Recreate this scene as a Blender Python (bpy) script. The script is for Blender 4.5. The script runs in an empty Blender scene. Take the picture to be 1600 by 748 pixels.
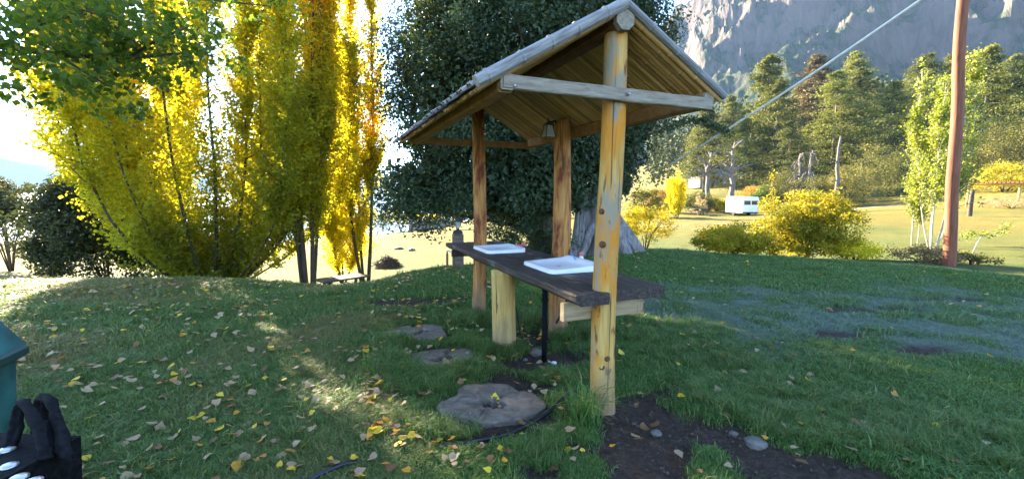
import bpy, math, random
import numpy as np
from mathutils import Vector, Matrix

# ------------------------------------------------------------------ camera, sky, sun, exposure
scene = bpy.context.scene
F_PX, PITCH, ROLL, EYE = 706.0, 0.0981, 0.0063, 1.6
SUN_AZ, SUN_EL = math.radians(-42.0), math.radians(21)      # azimuth from +Y towards +X

cam_data = bpy.data.cameras.new('camera')
cam_data.sensor_fit = 'HORIZONTAL'; cam_data.sensor_width = 36.0
cam_data.lens = 36.0 * F_PX / 1600.0
cam_data.clip_start = 0.05; cam_data.clip_end = 20000
cam = bpy.data.objects.new('camera', cam_data)
scene.collection.objects.link(cam)
cam.location = (0, 0, EYE)
cam.rotation_euler = (Matrix.Rotation(math.pi / 2 - PITCH, 3, 'X') @ Matrix.Rotation(ROLL, 3, 'Z')).to_euler()
scene.camera = cam

world = bpy.data.worlds.new('World'); scene.world = world; world.use_nodes = True
wn = world.node_tree.nodes; wl = world.node_tree.links
sky = wn.new('ShaderNodeTexSky'); sky.sky_type = 'NISHITA'; sky.sun_disc = False
sky.sun_elevation = SUN_EL; sky.sun_rotation = SUN_AZ
sky.altitude = 2000; sky.air_density = 0.8; sky.dust_density = 0.05; sky.ozone_density = 1.2
wl.new(sky.outputs[0], wn['Background'].inputs[0]); wn['Background'].inputs[1].default_value = 0.08

sun_dir = Vector((math.sin(SUN_AZ) * math.cos(SUN_EL), math.cos(SUN_AZ) * math.cos(SUN_EL), math.sin(SUN_EL)))
sl = bpy.data.lights.new('sun', 'SUN'); sl.energy = 4.3; sl.angle = math.radians(0.6); sl.color = (1.0, 0.83, 0.60)
sun = bpy.data.objects.new('sun', sl); scene.collection.objects.link(sun)
sun.rotation_euler = sun_dir.to_track_quat('Z', 'Y').to_euler(); sun.location = (-30, 30, 40)

scene.view_settings.view_transform = 'Standard'; scene.view_settings.look = 'None'
scene.view_settings.gamma = 1.0; scene.view_settings.use_curve_mapping = False
scene.view_settings.exposure = 3.85
scene.render.engine = 'CYCLES'
cy = scene.cycles
cy.use_denoising = True
cy.max_bounces = 8; cy.diffuse_bounces = 5; cy.glossy_bounces = 2; cy.transmission_bounces = 6
cy.transparent_max_bounces = 6; cy.volume_bounces = 0; cy.sample_clamp_indirect = 4.0
cy.caustics_reflective = False; cy.caustics_refractive = False

# ------------------------------------------------------------------ helpers
C = scene.collection
rng = np.random.default_rng(7)
random.seed(7)
PI = math.pi

def ray(px, py):
    """direction of the photograph's pixel, used only to work out where things stand"""
    X = px - 800.0; Y = py - 374.0
    cr, sr = math.cos(ROLL), math.sin(ROLL)
    X, Y = X * cr + Y * sr, -X * sr + Y * cr
    a, v = 1.0, -Y / F_PX
    c, s = math.cos(PITCH), math.sin(PITCH)
    return np.array([X / F_PX, a * c + v * s, -a * s + v * c])
def at(px, py, d):
    r = ray(px, py); return r * (d / r[1]) + np.array([0, 0, EYE])
def atz(px, py, z=0.0):
    r = ray(px, py); return r * ((z - EYE) / r[2]) + np.array([0, 0, EYE])

def _hash(ix, iy, iz, seed):
    h = (ix * 374761393 + iy * 668265263 + iz * 2147483647 + seed * 1274126177) & 0xFFFFFFFF
    h = ((h ^ (h >> 13)) * 1274126177) & 0xFFFFFFFF
    h = (h ^ (h >> 16)) & 0xFFFFFFFF
    return h.astype(np.float64) / 4294967295.0
def noise3(x, y, z=0.0, seed=0):
    x, y, z = np.broadcast_arrays(np.asarray(x, float), np.asarray(y, float), np.asarray(z, float))
    fx, fy, fz = np.floor(x), np.floor(y), np.floor(z)
    ix, iy, iz = fx.astype(np.int64), fy.astype(np.int64), fz.astype(np.int64)
    u, v, w = x - fx, y - fy, z - fz
    u = u * u * (3 - 2 * u); v = v * v * (3 - 2 * v); w = w * w * (3 - 2 * w)
    r = 0
    for dx in (0, 1):
        for dy in (0, 1):
            for dz in (0, 1):
                r = r + _hash(ix + dx, iy + dy, iz + dz, seed) * (u if dx else 1 - u) * (v if dy else 1 - v) * (w if dz else 1 - w)
    return r
def fbm(x, y, z=0.0, octaves=4, seed=0, gain=0.5):
    x = np.asarray(x, float); y = np.asarray(y, float); z = np.asarray(z, float)
    a, s, t, f = 1.0, 0.0, 0.0, 1.0
    for o in range(octaves):
        s = s + a * noise3(x * f, y * f, z * f, seed + o * 17); t += a; a *= gain; f *= 2.03
    return s / t

def mesh_np(name, verts, faces, smooth=False, attrs=None):
    """faces: (n,k) int array or list of such arrays; attrs: name -> per-vertex floats"""
    if not isinstance(faces, list): faces = [faces]
    me = bpy.data.meshes.new(name)
    verts = np.asarray(verts, np.float32).reshape(-1, 3)
    me.vertices.add(len(verts)); me.vertices.foreach_set('co', verts.ravel())
    li = np.concatenate([np.asarray(f, np.int32).ravel() for f in faces])
    tot = np.concatenate([np.full(len(f), np.asarray(f).shape[1], np.int32) for f in faces])
    st = np.zeros(len(tot), np.int32); st[1:] = np.cumsum(tot)[:-1]
    me.loops.add(len(li)); me.loops.foreach_set('vertex_index', li)
    me.polygons.add(len(tot)); me.polygons.foreach_set('loop_start', st); me.polygons.foreach_set('loop_total', tot)
    me.polygons.foreach_set('use_smooth', np.full(len(tot), smooth))
    for k, a in (attrs or {}).items():
        at_ = me.attributes.new(k, 'FLOAT', 'POINT'); at_.data.foreach_set('value', np.asarray(a, np.float32))
    me.update(calc_edges=True); me.validate()
    return me

class MB:
    """collects polygons of one part"""
    def __init__(s): s.v = []; s.f = []
    def add(s, verts, faces):
        o = len(s.v); s.v += [tuple(map(float, p)) for p in verts]; s.f += [tuple(i + o for i in f) for f in faces]; return s
    def box(s, c, size, rot=None, bevel=0.0):
        x, y, z = [q / 2 for q in size]; b = min(bevel, x * .9, y * .9, z * .9)
        M = rot or Matrix.Identity(3); c = Vector(c)
        if b <= 0:
            vs = [(sx * x, sy * y, sz * z) for sx in (-1, 1) for sy in (-1, 1) for sz in (-1, 1)]
            fs = [(0, 1, 3, 2), (4, 6, 7, 5), (0, 4, 5, 1), (2, 3, 7, 6), (0, 2, 6, 4), (1, 5, 7, 3)]
        else:
            prof = [(-x + b, -y), (x - b, -y), (x, -y + b), (x, y - b), (x - b, y), (-x + b, y), (-x, y - b), (-x, -y + b)]
            vs = []
            for k, zz in ((1, -z), (0, -z + b), (0, z - b), (1, z)):
                for px, py in prof:
                    vs.append((px - k * b * np.sign(px) if abs(px) > x - b * 1.01 else px * (1 if not k else (x - b * 1.5) / (x - b + 1e-9)),
                               py - k * b * np.sign(py) if abs(py) > y - b * 1.01 else py * (1 if not k else (y - b * 1.5) / (y - b + 1e-9)), zz))
            fs = [tuple(range(7, -1, -1)), tuple(range(24, 32))]
            for r in range(3):
                for i in range(8):
                    fs.append((r * 8 + i, r * 8 + (i + 1) % 8, r * 8 + 8 + (i + 1) % 8, r * 8 + 8 + i))
        return s.add([M @ Vector(p) + c for p in vs], fs)
    def tube(s, pts, rad, n=8, cap=True, jitter=0.0, seed=0):
        pts = [Vector(p) for p in pts]
        if np.isscalar(rad): rad = [rad] * len(pts)
        rr = np.random.default_rng(seed); vs = []; up = None
        prof = 1 + jitter * (rr.random(n) - .5) * 2
        for i, p in enumerate(pts):
            t = (pts[min(i + 1, len(pts) - 1)] - pts[max(i - 1, 0)]).normalized()
            if up is None: up = Vector((1, 0, 0)) if abs(t.z) > .7 else Vector((0, 0, 1))
            a = (up - t * up.dot(t)).normalized(); b = t.cross(a); up = a
            pj = prof * (1 + jitter * .35 * (rr.random(n) - .5) * 2)
            for k in range(n):
                q = 2 * PI * k / n
                vs.append(p + (a * math.cos(q) + b * math.sin(q)) * rad[i] * pj[k])
        fs = []
        for i in range(len(pts) - 1):
            for k in range(n):
                fs.append((i * n + k, i * n + (k + 1) % n, i * n + n + (k + 1) % n, i * n + n + k))
        if cap: fs += [tuple(range(n - 1, -1, -1)), tuple(range(len(vs) - n, len(vs)))]
        return s.add(vs, fs)
    def lathe(s, prof, c=(0, 0, 0), n=16, M=None):
        M = M or Matrix.Identity(3); c = Vector(c); vs = []
        for r, z in prof:
            for k in range(n): vs.append(M @ Vector((r * math.cos(2 * PI * k / n), r * math.sin(2 * PI * k / n), z)) + c)
        fs = []
        for i in range(len(prof) - 1):
            for k in range(n): fs.append((i * n + k, i * n + (k + 1) % n, i * n + n + (k + 1) % n, i * n + n + k))
        fs += [tuple(range(n - 1, -1, -1)), tuple(range(len(vs) - n, len(vs)))]
        return s.add(vs, fs)
    def mesh(s, name, smooth=False):
        me = bpy.data.meshes.new(name); me.from_pydata(s.v, [], s.f)
        if smooth: me.polygons.foreach_set('use_smooth', [True] * len(me.polygons))
        me.update(); return me
    def build(s, name, mat, parent=None, smooth=False, loc=None):
        return link(name, s.mesh(name, smooth), mat, parent, loc)

def link(name, me, mat=None, parent=None, loc=None):
    o = bpy.data.objects.new(name, me)
    if mat is not None and not len(me.materials): me.materials.append(mat)
    C.objects.link(o)
    if parent is not None: o.parent = parent
    if loc is not None: o.location = loc
    return o
def tag(o, label=None, cat=None, group=None, kind=None):
    if label: o['label'] = label
    if cat: o['category'] = cat
    if group: o['group'] = group
    if kind: o['kind'] = kind
    return o
def thing(name, label, cat, loc, rz=0.0, group=None):
    o = bpy.data.objects.new(name, None); C.objects.link(o); o.empty_display_size = .2
    o.location = tuple(map(float, loc)); o.rotation_euler = (0, 0, rz)
    return tag(o, label, cat, group)
def copy_tree(o, parent=None):
    c = o.copy(); C.objects.link(c); c.parent = parent
    for ch in list(o.children): copy_tree(ch, c)
    return c

# ------------------------------------------------------------------ materials
def new_mat(name):
    m = bpy.data.materials.new(name); m.use_nodes = True
    nt = m.node_tree; return m, nt, nt.nodes['Principled BSDF'], nt.nodes['Material Output']
def nd(nt, t, **kw):
    n = nt.nodes.new(t)
    for k, v in kw.items():
        if k.startswith('i_'):
            key = k[2:]; n.inputs[int(key) if key.isdigit() else key.replace('_', ' ')].default_value = v
        else: setattr(n, k, v)
    return n
def ramp(nt, fac, stops):
    r = nt.nodes.new('ShaderNodeValToRGB'); e = r.color_ramp.elements
    while len(e) < len(stops): e.new(.5)
    for q, (p, c) in zip(e, stops): q.position = p; q.color = (*c, 1)
    nt.links.new(fac, r.inputs[0]); return r.outputs[0]
def coords(nt, scale=(1, 1, 1), kind='Object'):
    t = nt.nodes.new('ShaderNodeTexCoord'); m = nt.nodes.new('ShaderNodeMapping'); m.inputs['Scale'].default_value = scale
    nt.links.new(t.outputs[kind], m.inputs[0]); return m.outputs[0]
def noise(nt, vec, scale, detail=4, rough=.55, dist=0.0):
    n = nd(nt, 'ShaderNodeTexNoise'); n.inputs['Scale'].default_value = scale; n.inputs['Detail'].default_value = detail
    n.inputs['Roughness'].default_value = rough; n.inputs['Distortion'].default_value = dist
    nt.links.new(vec, n.inputs['Vector']); return n.outputs['Fac']
def mixc(nt, fac, a, b, mode='MIX'):
    m = nt.nodes.new('ShaderNodeMix'); m.data_type = 'RGBA'; m.blend_type = mode
    for sock, v in ((m.inputs[0], fac), (m.inputs[6], a), (m.inputs[7], b)):
        if isinstance(v, (int, float)): sock.default_value = v
        elif isinstance(v, tuple): sock.default_value = (*v, 1)
        else: nt.links.new(v, sock)
    return m.outputs[2]
def bump(nt, bsdf, h, strength=.4, dist=.02):
    b = nd(nt, 'ShaderNodeBump'); b.inputs['Strength'].default_value = strength; b.inputs['Distance'].default_value = dist
    nt.links.new(h, b.inputs['Height']); nt.links.new(b.outputs[0], bsdf.inputs['Normal'])
def rnd_tint(nt, col, lo=.75, hi=1.2):
    oi = nt.nodes.new('ShaderNodeObjectInfo'); mr = nd(nt, 'ShaderNodeMapRange'); mr.inputs[3].default_value = lo; mr.inputs[4].default_value = hi
    nt.links.new(oi.outputs['Random'], mr.inputs[0])
    return mixc(nt, 1.0, col, mr.outputs[0], 'MULTIPLY')
def attr(nt, name, inst=False):
    a = nt.nodes.new('ShaderNodeAttribute'); a.attribute_name = name
    if inst: a.attribute_type = 'INSTANCER'
    return a.outputs['Fac']

def wood(name, stops, scale=(9, 9, .8), nscale=3.0, rough=.75, knots=0.0, bstr=.5, patch=None, tint=False, crack=False):
    m, nt, b, o = new_mat(name)
    v = coords(nt, scale); f = noise(nt, v, nscale, 6, .6, .6)
    col = ramp(nt, f, stops)
    if patch:                                            # (colour, threshold) stains along the grain
        for i, (pc, lo, hi, sc) in enumerate(patch):
            f2 = noise(nt, coords(nt, (sc, sc, sc * .28)), 1.0 + i * .37, 4, .6, .3)
            k = nd(nt, 'ShaderNodeMapRange'); k.inputs[1].default_value = lo; k.inputs[2].default_value = hi
            nt.links.new(f2, k.inputs[0]); col = mixc(nt, k.outputs[0], col, pc)
    if knots:
        vo = nd(nt, 'ShaderNodeTexVoronoi'); vo.inputs['Scale'].default_value = knots
        nt.links.new(coords(nt, (1, 1, .55)), vo.inputs['Vector'])
        k = nd(nt, 'ShaderNodeMapRange'); k.inputs[1].default_value = .10; k.inputs[2].default_value = .17; k.inputs[3].default_value = 1; k.inputs[4].default_value = 0
        nt.links.new(vo.outputs['Distance'], k.inputs[0]); col = mixc(nt, k.outputs[0], col, (.11, .04, .012))
    if crack:                                            # drying cracks along the grain and dirt splashed on the foot
        cf = noise(nt, coords(nt, (26, 26, .9)), 1.0, 3, .5, .8)
        k = nd(nt, 'ShaderNodeMapRange'); k.inputs[1].default_value = .335; k.inputs[2].default_value = .37; k.inputs[3].default_value = .85; k.inputs[4].default_value = 0
        nt.links.new(cf, k.inputs[0]); col = mixc(nt, k.outputs[0], col, (.07, .045, .025))
        sx = nt.nodes.new('ShaderNodeSeparateXYZ'); nt.links.new(coords(nt), sx.inputs[0])
        zz = nd(nt, 'ShaderNodeMath', operation='MULTIPLY_ADD'); zz.inputs[1].default_value = .9; nt.links.new(noise(nt, coords(nt, (5, 5, 2)), 1.5, 4), zz.inputs[0]); nt.links.new(sx.outputs['Z'], zz.inputs[2])
        k = nd(nt, 'ShaderNodeMapRange'); k.inputs[1].default_value = .55; k.inputs[2].default_value = 1.0; k.inputs[3].default_value = .75; k.inputs[4].default_value = 0
        nt.links.new(zz.outputs[0], k.inputs[0]); col = mixc(nt, k.outputs[0], col, (.17, .14, .10))
    if tint: col = rnd_tint(nt, col, .55, 1.35)
    nt.links.new(col, b.inputs['Base Color']); b.inputs['Roughness'].default_value = rough
    b.inputs['Specular IOR Level'].default_value = .25
    bump(nt, b, f, bstr, .012); return m

def leaf_mat(name, stops, trans=.45, rough=.5, spec=.3, tmul=1.6, tint=None):
    """colour comes from each leaf's own 'hue' value; leaves let light through"""
    m, nt, b, o = new_mat(name)
    col = ramp(nt, attr(nt, 'hue'), stops)
    if tint: col = rnd_tint(nt, col, *tint)
    nt.links.new(col, b.inputs['Base Color']); b.inputs['Roughness'].default_value = rough; b.inputs['Specular IOR Level'].default_value = spec
    t = nt.nodes.new('ShaderNodeBsdfTranslucent')
    tc = mixc(nt, 1.0, col, (tmul, tmul * .95, tmul * .55), 'MULTIPLY'); nt.links.new(tc, t.inputs[0])
    mx = nt.nodes.new('ShaderNodeMixShader'); mx.inputs[0].default_value = trans
    nt.links.new(b.outputs[0], mx.inputs[1]); nt.links.new(t.outputs[0], mx.inputs[2]); nt.links.new(mx.outputs[0], o.inputs[0])
    return m
def plain(name, col, rough=.6, metal=0.0, var=.25, nscale=8.0, spec=.5):
    m, nt, b, o = new_mat(name)
    f = noise(nt, coords(nt), nscale, 5)
    c = ramp(nt, f, [(.3, tuple(q * (1 - var) for q in col)), (.7, tuple(min(1, q * (1 + var)) for q in col))])
    nt.links.new(c, b.inputs['Base Color']); b.inputs['Roughness'].default_value = rough; b.inputs['Metallic'].default_value = metal
    b.inputs['Specular IOR Level'].default_value = spec
    bump(nt, b, f, .15, .01); return m

M = {}
M['post'] = wood('pale_post_wood', [(.25, (.34, .18, .045)), (.5, (.54, .32, .085)), (.75, (.62, .41, .14))], knots=3.4, rough=.7,
                 patch=[((.56, .22, .02), .43, .55, 5.5), ((.29, .24, .16), .50, .60, 3.6), ((.20, .085, .03), .60, .66, 9.0)], crack=True)
M['red_post'] = wood('orange_post_wood', [(.25, (.16, .055, .018)), (.5, (.42, .18, .05)), (.75, (.56, .32, .11))], knots=3.8, bstr=.9,
                     patch=[((.15, .035, .012), .50, .60, 6.0)], crack=True)
M['log'] = wood('peeled_log_wood', [(.25, (.36, .21, .06)), (.5, (.54, .34, .10)), (.75, (.62, .44, .17))], knots=1.6,
                patch=[((.40, .36, .29), .55, .75, 3.0)], crack=True)
M['beam'] = wood('roof_beam_wood', [(.25, (.16, .075, .03)), (.5, (.30, .15, .06)), (.8, (.40, .23, .10))], scale=(12, 12, 12), nscale=1.2)
M['dark_beam'] = wood('dark_ridge_wood', [(.25, (.07, .03, .014)), (.5, (.15, .065, .03)), (.8, (.22, .11, .05))], scale=(12, 12, 12), nscale=1.2)
M['grey_beam'] = wood('grey_beam_wood', [(.25, (.15, .115, .08)), (.5, (.27, .22, .16)), (.8, (.37, .32, .26))], scale=(4, 26, 26), nscale=1.6, bstr=.8)
M['counter'] = wood('dark_counter_wood', [(.25, (.020, .014, .010)), (.5, (.050, .036, .028)), (.8, (.115, .095, .085))], scale=(14, 1.1, 14), nscale=2.6, rough=.62, bstr=.9,
                    patch=[((.16, .15, .15), .58, .72, 5.0)])
M['board'] = wood('pale_board_wood', [(.25, (.24, .15, .07)), (.5, (.37, .26, .14)), (.8, (.46, .36, .23))], scale=(2, 20, 20), nscale=1.5, patch=[((.16, .06, .03), .6, .68, 5.0)])
M['cane_under'] = wood('tan_cane', [(.25, (.27, .135, .042)), (.5, (.50, .28, .10)), (.8, (.62, .40, .165))], scale=(5, 40, 40), nscale=1.2, rough=.5, bstr=.2, tint=True)
M['cane_top'] = wood('silver_cane', [(.25, (.085, .076, .070)), (.5, (.19, .178, .168)), (.8, (.31, .30, .29))], scale=(4, 30, 30), nscale=1.3, rough=.42, bstr=.2, tint=True)
M['bark'] = wood('grey_bark', [(.25, (.035, .026, .018)), (.5, (.075, .057, .040)), (.8, (.13, .10, .075))], scale=(7, 7, 1.6), nscale=2.2, bstr=1.0)
M['young_bark'] = wood('pale_young_bark', [(.25, (.22, .19, .15)), (.5, (.38, .34, .27)), (.8, (.48, .44, .36))], scale=(5, 5, 3), nscale=2.2, bstr=.5)
M['deadwood'] = wood('grey_dead_wood', [(.25, (.07, .06, .052)), (.5, (.19, .17, .155)), (.8, (.32, .30, .28))], scale=(7, 7, .9), nscale=2.0, bstr=1.0)
M['snag'] = wood('grey_snag_wood', [(.25, (.05, .042, .035)), (.5, (.125, .108, .092)), (.8, (.21, .19, .17))], scale=(7, 7, .9), nscale=2.0, bstr=1.0)
M['slice'] = wood('weathered_slice', [(.25, (.06, .047, .036)), (.5, (.14, .112, .086)), (.8, (.24, .20, .16))], scale=(6, 6, 6), nscale=2.0, bstr=.8)
M['pole'] = wood('red_brown_pole', [(.25, (.10, .036, .020)), (.5, (.20, .075, .040)), (.8, (.27, .11, .06))], scale=(8, 8, .8), nscale=2.5)
M['bench'] = wood('old_bench_wood', [(.25, (.05, .035, .024)), (.5, (.12, .085, .06)), (.8, (.20, .15, .11))], scale=(2, 12, 12), nscale=2.0)
M['yellow_post'] = wood('yellow_peeled_wood', [(.25, (.40, .26, .06)), (.6, (.58, .40, .12)), (.8, (.62, .46, .18))])
M['white'] = plain('white_enamel', (.76, .77, .79), .25, var=.04, nscale=5)
M['black_plastic'] = plain('black_plastic', (.008, .008, .009), .8, var=.6, nscale=60, spec=.08)
M['hose'] = plain('black_rubber_hose', (.012, .012, .014), .4, var=.3)
M['teal'] = plain('teal_plastic', (.02, .095, .09), .45, var=.5, nscale=9)
M['dark_teal'] = plain('dark_green_plastic', (.012, .05, .045), .4, var=.3)
M['metal'] = plain('galvanised_metal', (.55, .56, .58), .35, .9, var=.15)
M['iron'] = plain('dark_iron', (.03, .027, .025), .55, .4, var=.4)
M['brass'] = plain('aged_brass', (.16, .12, .05), .5, .6, var=.4)
M['cable'] = plain('pale_cable', (.78, .74, .68), .6, var=.1)
M['caravan'] = plain('caravan_paint', (.74, .75, .74), .35, var=.07, nscale=3)
M['blue_roof'] = plain('pale_blue_sheet', (.22, .36, .55), .45, var=.12)
M['hut_wall'] = plain('grey_hut_wall', (.22, .22, .22), .8, var=.2)
M['tyre'] = plain('tyre_rubber', (.02, .02, .02), .8)
M['stone'] = plain('grey_stone', (.13, .112, .095), .85, var=.4, nscale=14)
M['clod'] = plain('soil_clod', (.065, .048, .036), .95, var=.5, nscale=20)
M['red'] = plain('pink_red_plastic', (.55, .13, .11), .4)
M['blue_stick'] = plain('blue_plastic', (.05, .25, .6), .4)
def glass(name, col=(.03, .035, .04), rough=.08):
    m, nt, b, o = new_mat(name); b.inputs['Base Color'].default_value = (*col, 1); b.inputs['Roughness'].default_value = rough; b.inputs['Specular IOR Level'].default_value = .8
    f = noise(nt, coords(nt), 4); bump(nt, b, f, .03, .01); return m
M['dark_glass'] = glass('dark_window_glass')
m, nt, b, o = new_mat('lantern_glass'); b.inputs['Base Color'].default_value = (.8, .8, .75, 1); b.inputs['Roughness'].default_value = .35
b.inputs['Transmission Weight'].default_value = .6; f = noise(nt, coords(nt), 20); bump(nt, b, f, .1, .005); M['lantern_glass'] = m

YG = [(0.0, (.16, .18, .018)), (.35, (.34, .33, .020)), (.6, (.54, .46, .018)), (.82, (.66, .46, .016)), (1.0, (.64, .33, .014))]
M['poplar'] = leaf_mat('poplar_leaves', YG, .66, .5, .25, 1.6)
M['lime'] = leaf_mat('bright_yellow_leaves', [(0, (.30, .33, .02)), (.4, (.52, .48, .02)), (1, (.68, .58, .022))], .6, .5, .2, 1.5)
M['green_leaf'] = leaf_mat('broad_green_leaves', [(0, (.035, .075, .014)), (.5, (.095, .15, .02)), (.8, (.26, .26, .025)), (1, (.48, .34, .02))], .55, .45, .3, 1.8)
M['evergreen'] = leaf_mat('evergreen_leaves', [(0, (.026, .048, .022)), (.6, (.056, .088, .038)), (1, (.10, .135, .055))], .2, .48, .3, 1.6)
M['dark_shrub'] = leaf_mat('dark_shrub_leaves', [(0, (.020, .030, .012)), (.6, (.042, .055, .020)), (1, (.09, .10, .035))], .25, .5, .3, 1.5)
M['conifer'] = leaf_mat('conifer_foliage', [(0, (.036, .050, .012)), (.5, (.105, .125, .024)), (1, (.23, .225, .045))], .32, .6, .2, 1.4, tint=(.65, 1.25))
M['brown_conifer'] = leaf_mat('browned_conifer_foliage', [(0, (.055, .042, .018)), (.5, (.13, .10, .04)), (1, (.22, .17, .08))], .2, .6, .2, 1.4)
M['far_conifer'] = leaf_mat('far_forest_foliage', [(0, (.022, .032, .012)), (.6, (.05, .065, .02)), (1, (.10, .11, .03))], .1, .7, .1, 1.2)
M['shrub'] = leaf_mat('olive_shrub_leaves', [(0, (.04, .05, .012)), (.5, (.10, .105, .022)), (1, (.20, .18, .04))], .3, .55, .25, 1.5, tint=(.7, 1.3))
M['yellow_shrub'] = leaf_mat('yellow_shrub_leaves', [(0, (.10, .12, .012)), (.4, (.25, .23, .015)), (1, (.45, .35, .02))], .42, .5, .25, 1.6)
M['young'] = leaf_mat('young_tree_leaves', [(0, (.08, .12, .015)), (.5, (.18, .22, .03)), (1, (.34, .32, .05))], .4, .45, .3, 1.6)
M['orange_shrub'] = leaf_mat('rust_shrub_leaves', [(0, (.14, .08, .02)), (.5, (.32, .18, .03)), (1, (.44, .28, .05))], .4, .6, .2, 1.5)
M['dry'] = leaf_mat('dry_straw', [(0, (.16, .11, .05)), (.5, (.33, .25, .13)), (1, (.48, .39, .22))], .3, .7, .2, 1.3)
M['fallen'] = leaf_mat('fallen_leaf', [(0, (.10, .05, .022)), (.25, (.24, .12, .05)), (.45, (.33, .21, .11)), (.6, (.46, .34, .20)), (.78, (.55, .24, .03)), (.9, (.66, .42, .03)), (1, (.72, .55, .05))], .25, .6, .25, 1.3)

# ------------------------------------------------------------------ terrain
def _warp(x, y):
    r = np.hypot(x, y) + 1e-9; k = np.log1p(r / 6.0) / r
    return x * k, y * k
_cp = [(0, 0, 0), (0, 3, 0), (-2, 3, 0), (2, 3, 0), (-3, 6, 0), (3, 6, 0), (0, 6.1, -.03), (-6, 4, .02), (6, 4, .02), (3, 8.5, 0), (7, 8, .02), (-6, 7, -.04), (-9, 6, -.02),
       (0, 9, -.02), (1.5, 11.5, -.08), (5, 10.5, 0), (0, -8, .1), (10, -4, .15), (-10, -4, .1), (30, -30, 1), (-30, -30, -1), (-14, 2, -.1), (12, 4, .1), (0, -200, 3), (200, -100, 20), (-200, -100, -3),
       (-40, 10, -3), (-80, 20, -8), (-200, 60, -12), (25, 5, .6), (60, 10, 5)]
def cpx(px, py, d): p = at(px, py, d); _cp.append((p[0], p[1], p[2]))
def cpz(px, d, z): p = at(px, 300, d); _cp.append((p[0], p[1], z))
for q in [(20, 441, 8.6), (180, 439, 9), (320, 437, 9.2), (450, 445, 9.4), (505, 450, 9.4), (560, 448, 9.5), (640, 428, 10), (720, 416, 10.4),
          (1060, 391, 12), (1200, 401, 11.6), (1300, 406, 11.3), (1450, 412, 10.8), (1600, 425, 9.9), (60, 402, 26), (160, 408, 24),
          (640, 366, 36), (720, 352, 48), (1060, 358, 30), (1100, 336, 55), (1160, 332, 62), (1050, 310, 95), (1300, 334, 44), (1400, 346, 32), (1400, 302, 72),
          (1550, 326, 42), (1600, 282, 62), (1250, 312, 80), (1720, 268, 62)]: cpx(*q)
for q in [(20, 13, -1.2), (200, 13, -1.25), (340, 13, -1.2), (450, 13, -1.25), (560, 13, -1.25), (650, 14, -1.1), (740, 15, -.9), (850, 18, -.7), (340, 20, -1.75), (520, 22, -1.75), (620, 24, -1.7), (720, 26, -1.5),
          (860, 30, -1.0), (940, 45, -1.0), (850, 90, -1.5), (1060, 17, -.55), (1250, 15, -.45), (1450, 15, -.3), (1600, 15, -.1), (-200, 60, -5.2), (60, 60, -5.0), (250, 60, -5.1), (430, 62, -5.0), (600, 75, -5.0), (720, 110, -5.0), (-200, 110, -9), (100, 110, -9), (400, 130, -9), (650, 200, -9),
          (-300, 900, -20), (100, 900, -20), (500, 900, -20), (740, 900, -8), (950, 160, 2), (950, 300, 10), (1150, 160, 11), (1150, 300, 34), (1350, 130, 14), (1350, 300, 44), (1600, 110, 15), (1600, 300, 52), (1000, 900, 80), (1300, 900, 130), (1700, 900, 150)]: cpz(*q)
_cp = np.array(_cp); _cx, _cy = _warp(_cp[:, 0], _cp[:, 1])
def _tps(r): return r * r * np.log(r + 1e-9)
_K = _tps(np.hypot(_cx[:, None] - _cx, _cy[:, None] - _cy)) + np.eye(len(_cp)) * 2e-3
_P = np.stack([np.ones(len(_cp)), _cx, _cy], 1)
_A = np.block([[_K, _P], [_P.T, np.zeros((3, 3))]])
_W = np.linalg.solve(_A, np.concatenate([_cp[:, 2], np.zeros(3)]))
def smoothstep(a, b, x): t = np.clip((x - a) / (b - a), 0, 1); return t * t * (3 - 2 * t)
def zbase(x, y):
    x = np.asarray(x, float); y = np.asarray(y, float); sh = x.shape
    x, y = x.ravel(), y.ravel(); wx, wy = _warp(x, y); z = np.empty(len(x))
    for i in range(0, len(x), 20000):
        j = slice(i, i + 20000)
        z[j] = _tps(np.hypot(wx[j, None] - _cx, wy[j, None] - _cy)) @ _W[:-3] + _W[-3] + _W[-2] * wx[j] + _W[-1] * wy[j]
    r = np.hypot(x, y)
    z += (fbm(x * 1.7, y * 1.7, 0, 3, 5) - .5) * .06 * smoothstep(0, 4, r) + (fbm(x * .25, y * .25, 0, 3, 9) - .5) * .35 * smoothstep(12, 30, r) + (fbm(x * .02, y * .02, 0, 4, 3) - .5) * 9 * smoothstep(90, 300, r)
    return z.reshape(sh)
# where the lawn is worn to soil, and where dew and frost lie on it (x, y, rx, ry, angle)
def blob(x, y, lst, seed, wob=.45, ns=2.2):
    n = (fbm(x * ns, y * ns, 0, 4, seed) - .5) * 2 * wob
    m = np.zeros_like(x)
    for cx, cy_, rx, ry, a in lst:
        c, s = math.cos(a), math.sin(a); dx, dy = x - cx, y - cy_
        d = np.hypot((dx * c + dy * s) / rx, (-dx * s + dy * c) / ry)
        m = np.maximum(m, 1 - smoothstep(.6, 1.2, d + n))
    return m
SOIL = [(1.25, 2.95, .45, .35, -.5), (1.95, 2.5, .5, .25, -.6), (.95, 3.12, .34, .62, -.6), (1.05, 2.62, .62, .42, -.3), (.78, 2.35, .52, .42, 0), (1.62, 2.62, .55, .26, -.65), (.32, 4.35, .55, .34, .4), (.05, 3.75, .42, .35, 0), (-.1, 3.2, .5, .42, 0), (.3, 2.6, .30, .22, .6), (-.3, 2.85, .25, .14, 0), (-1.5, 6.6, .9, .32, .2),
        (.2, 5.0, .7, .35, .3), (3.9, 5.2, .5, .20, 0), (5.1, 6.3, .8, .25, 0), (4.3, 4.6, .35, .16, .2), (2.2, 3.35, .25, .12, 0), (6.8, 6.9, .7, .2, 0), (-1.05, 5.1, .42, .35, 0), (-.68, 4.35, .42, .33, 0)]
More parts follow.
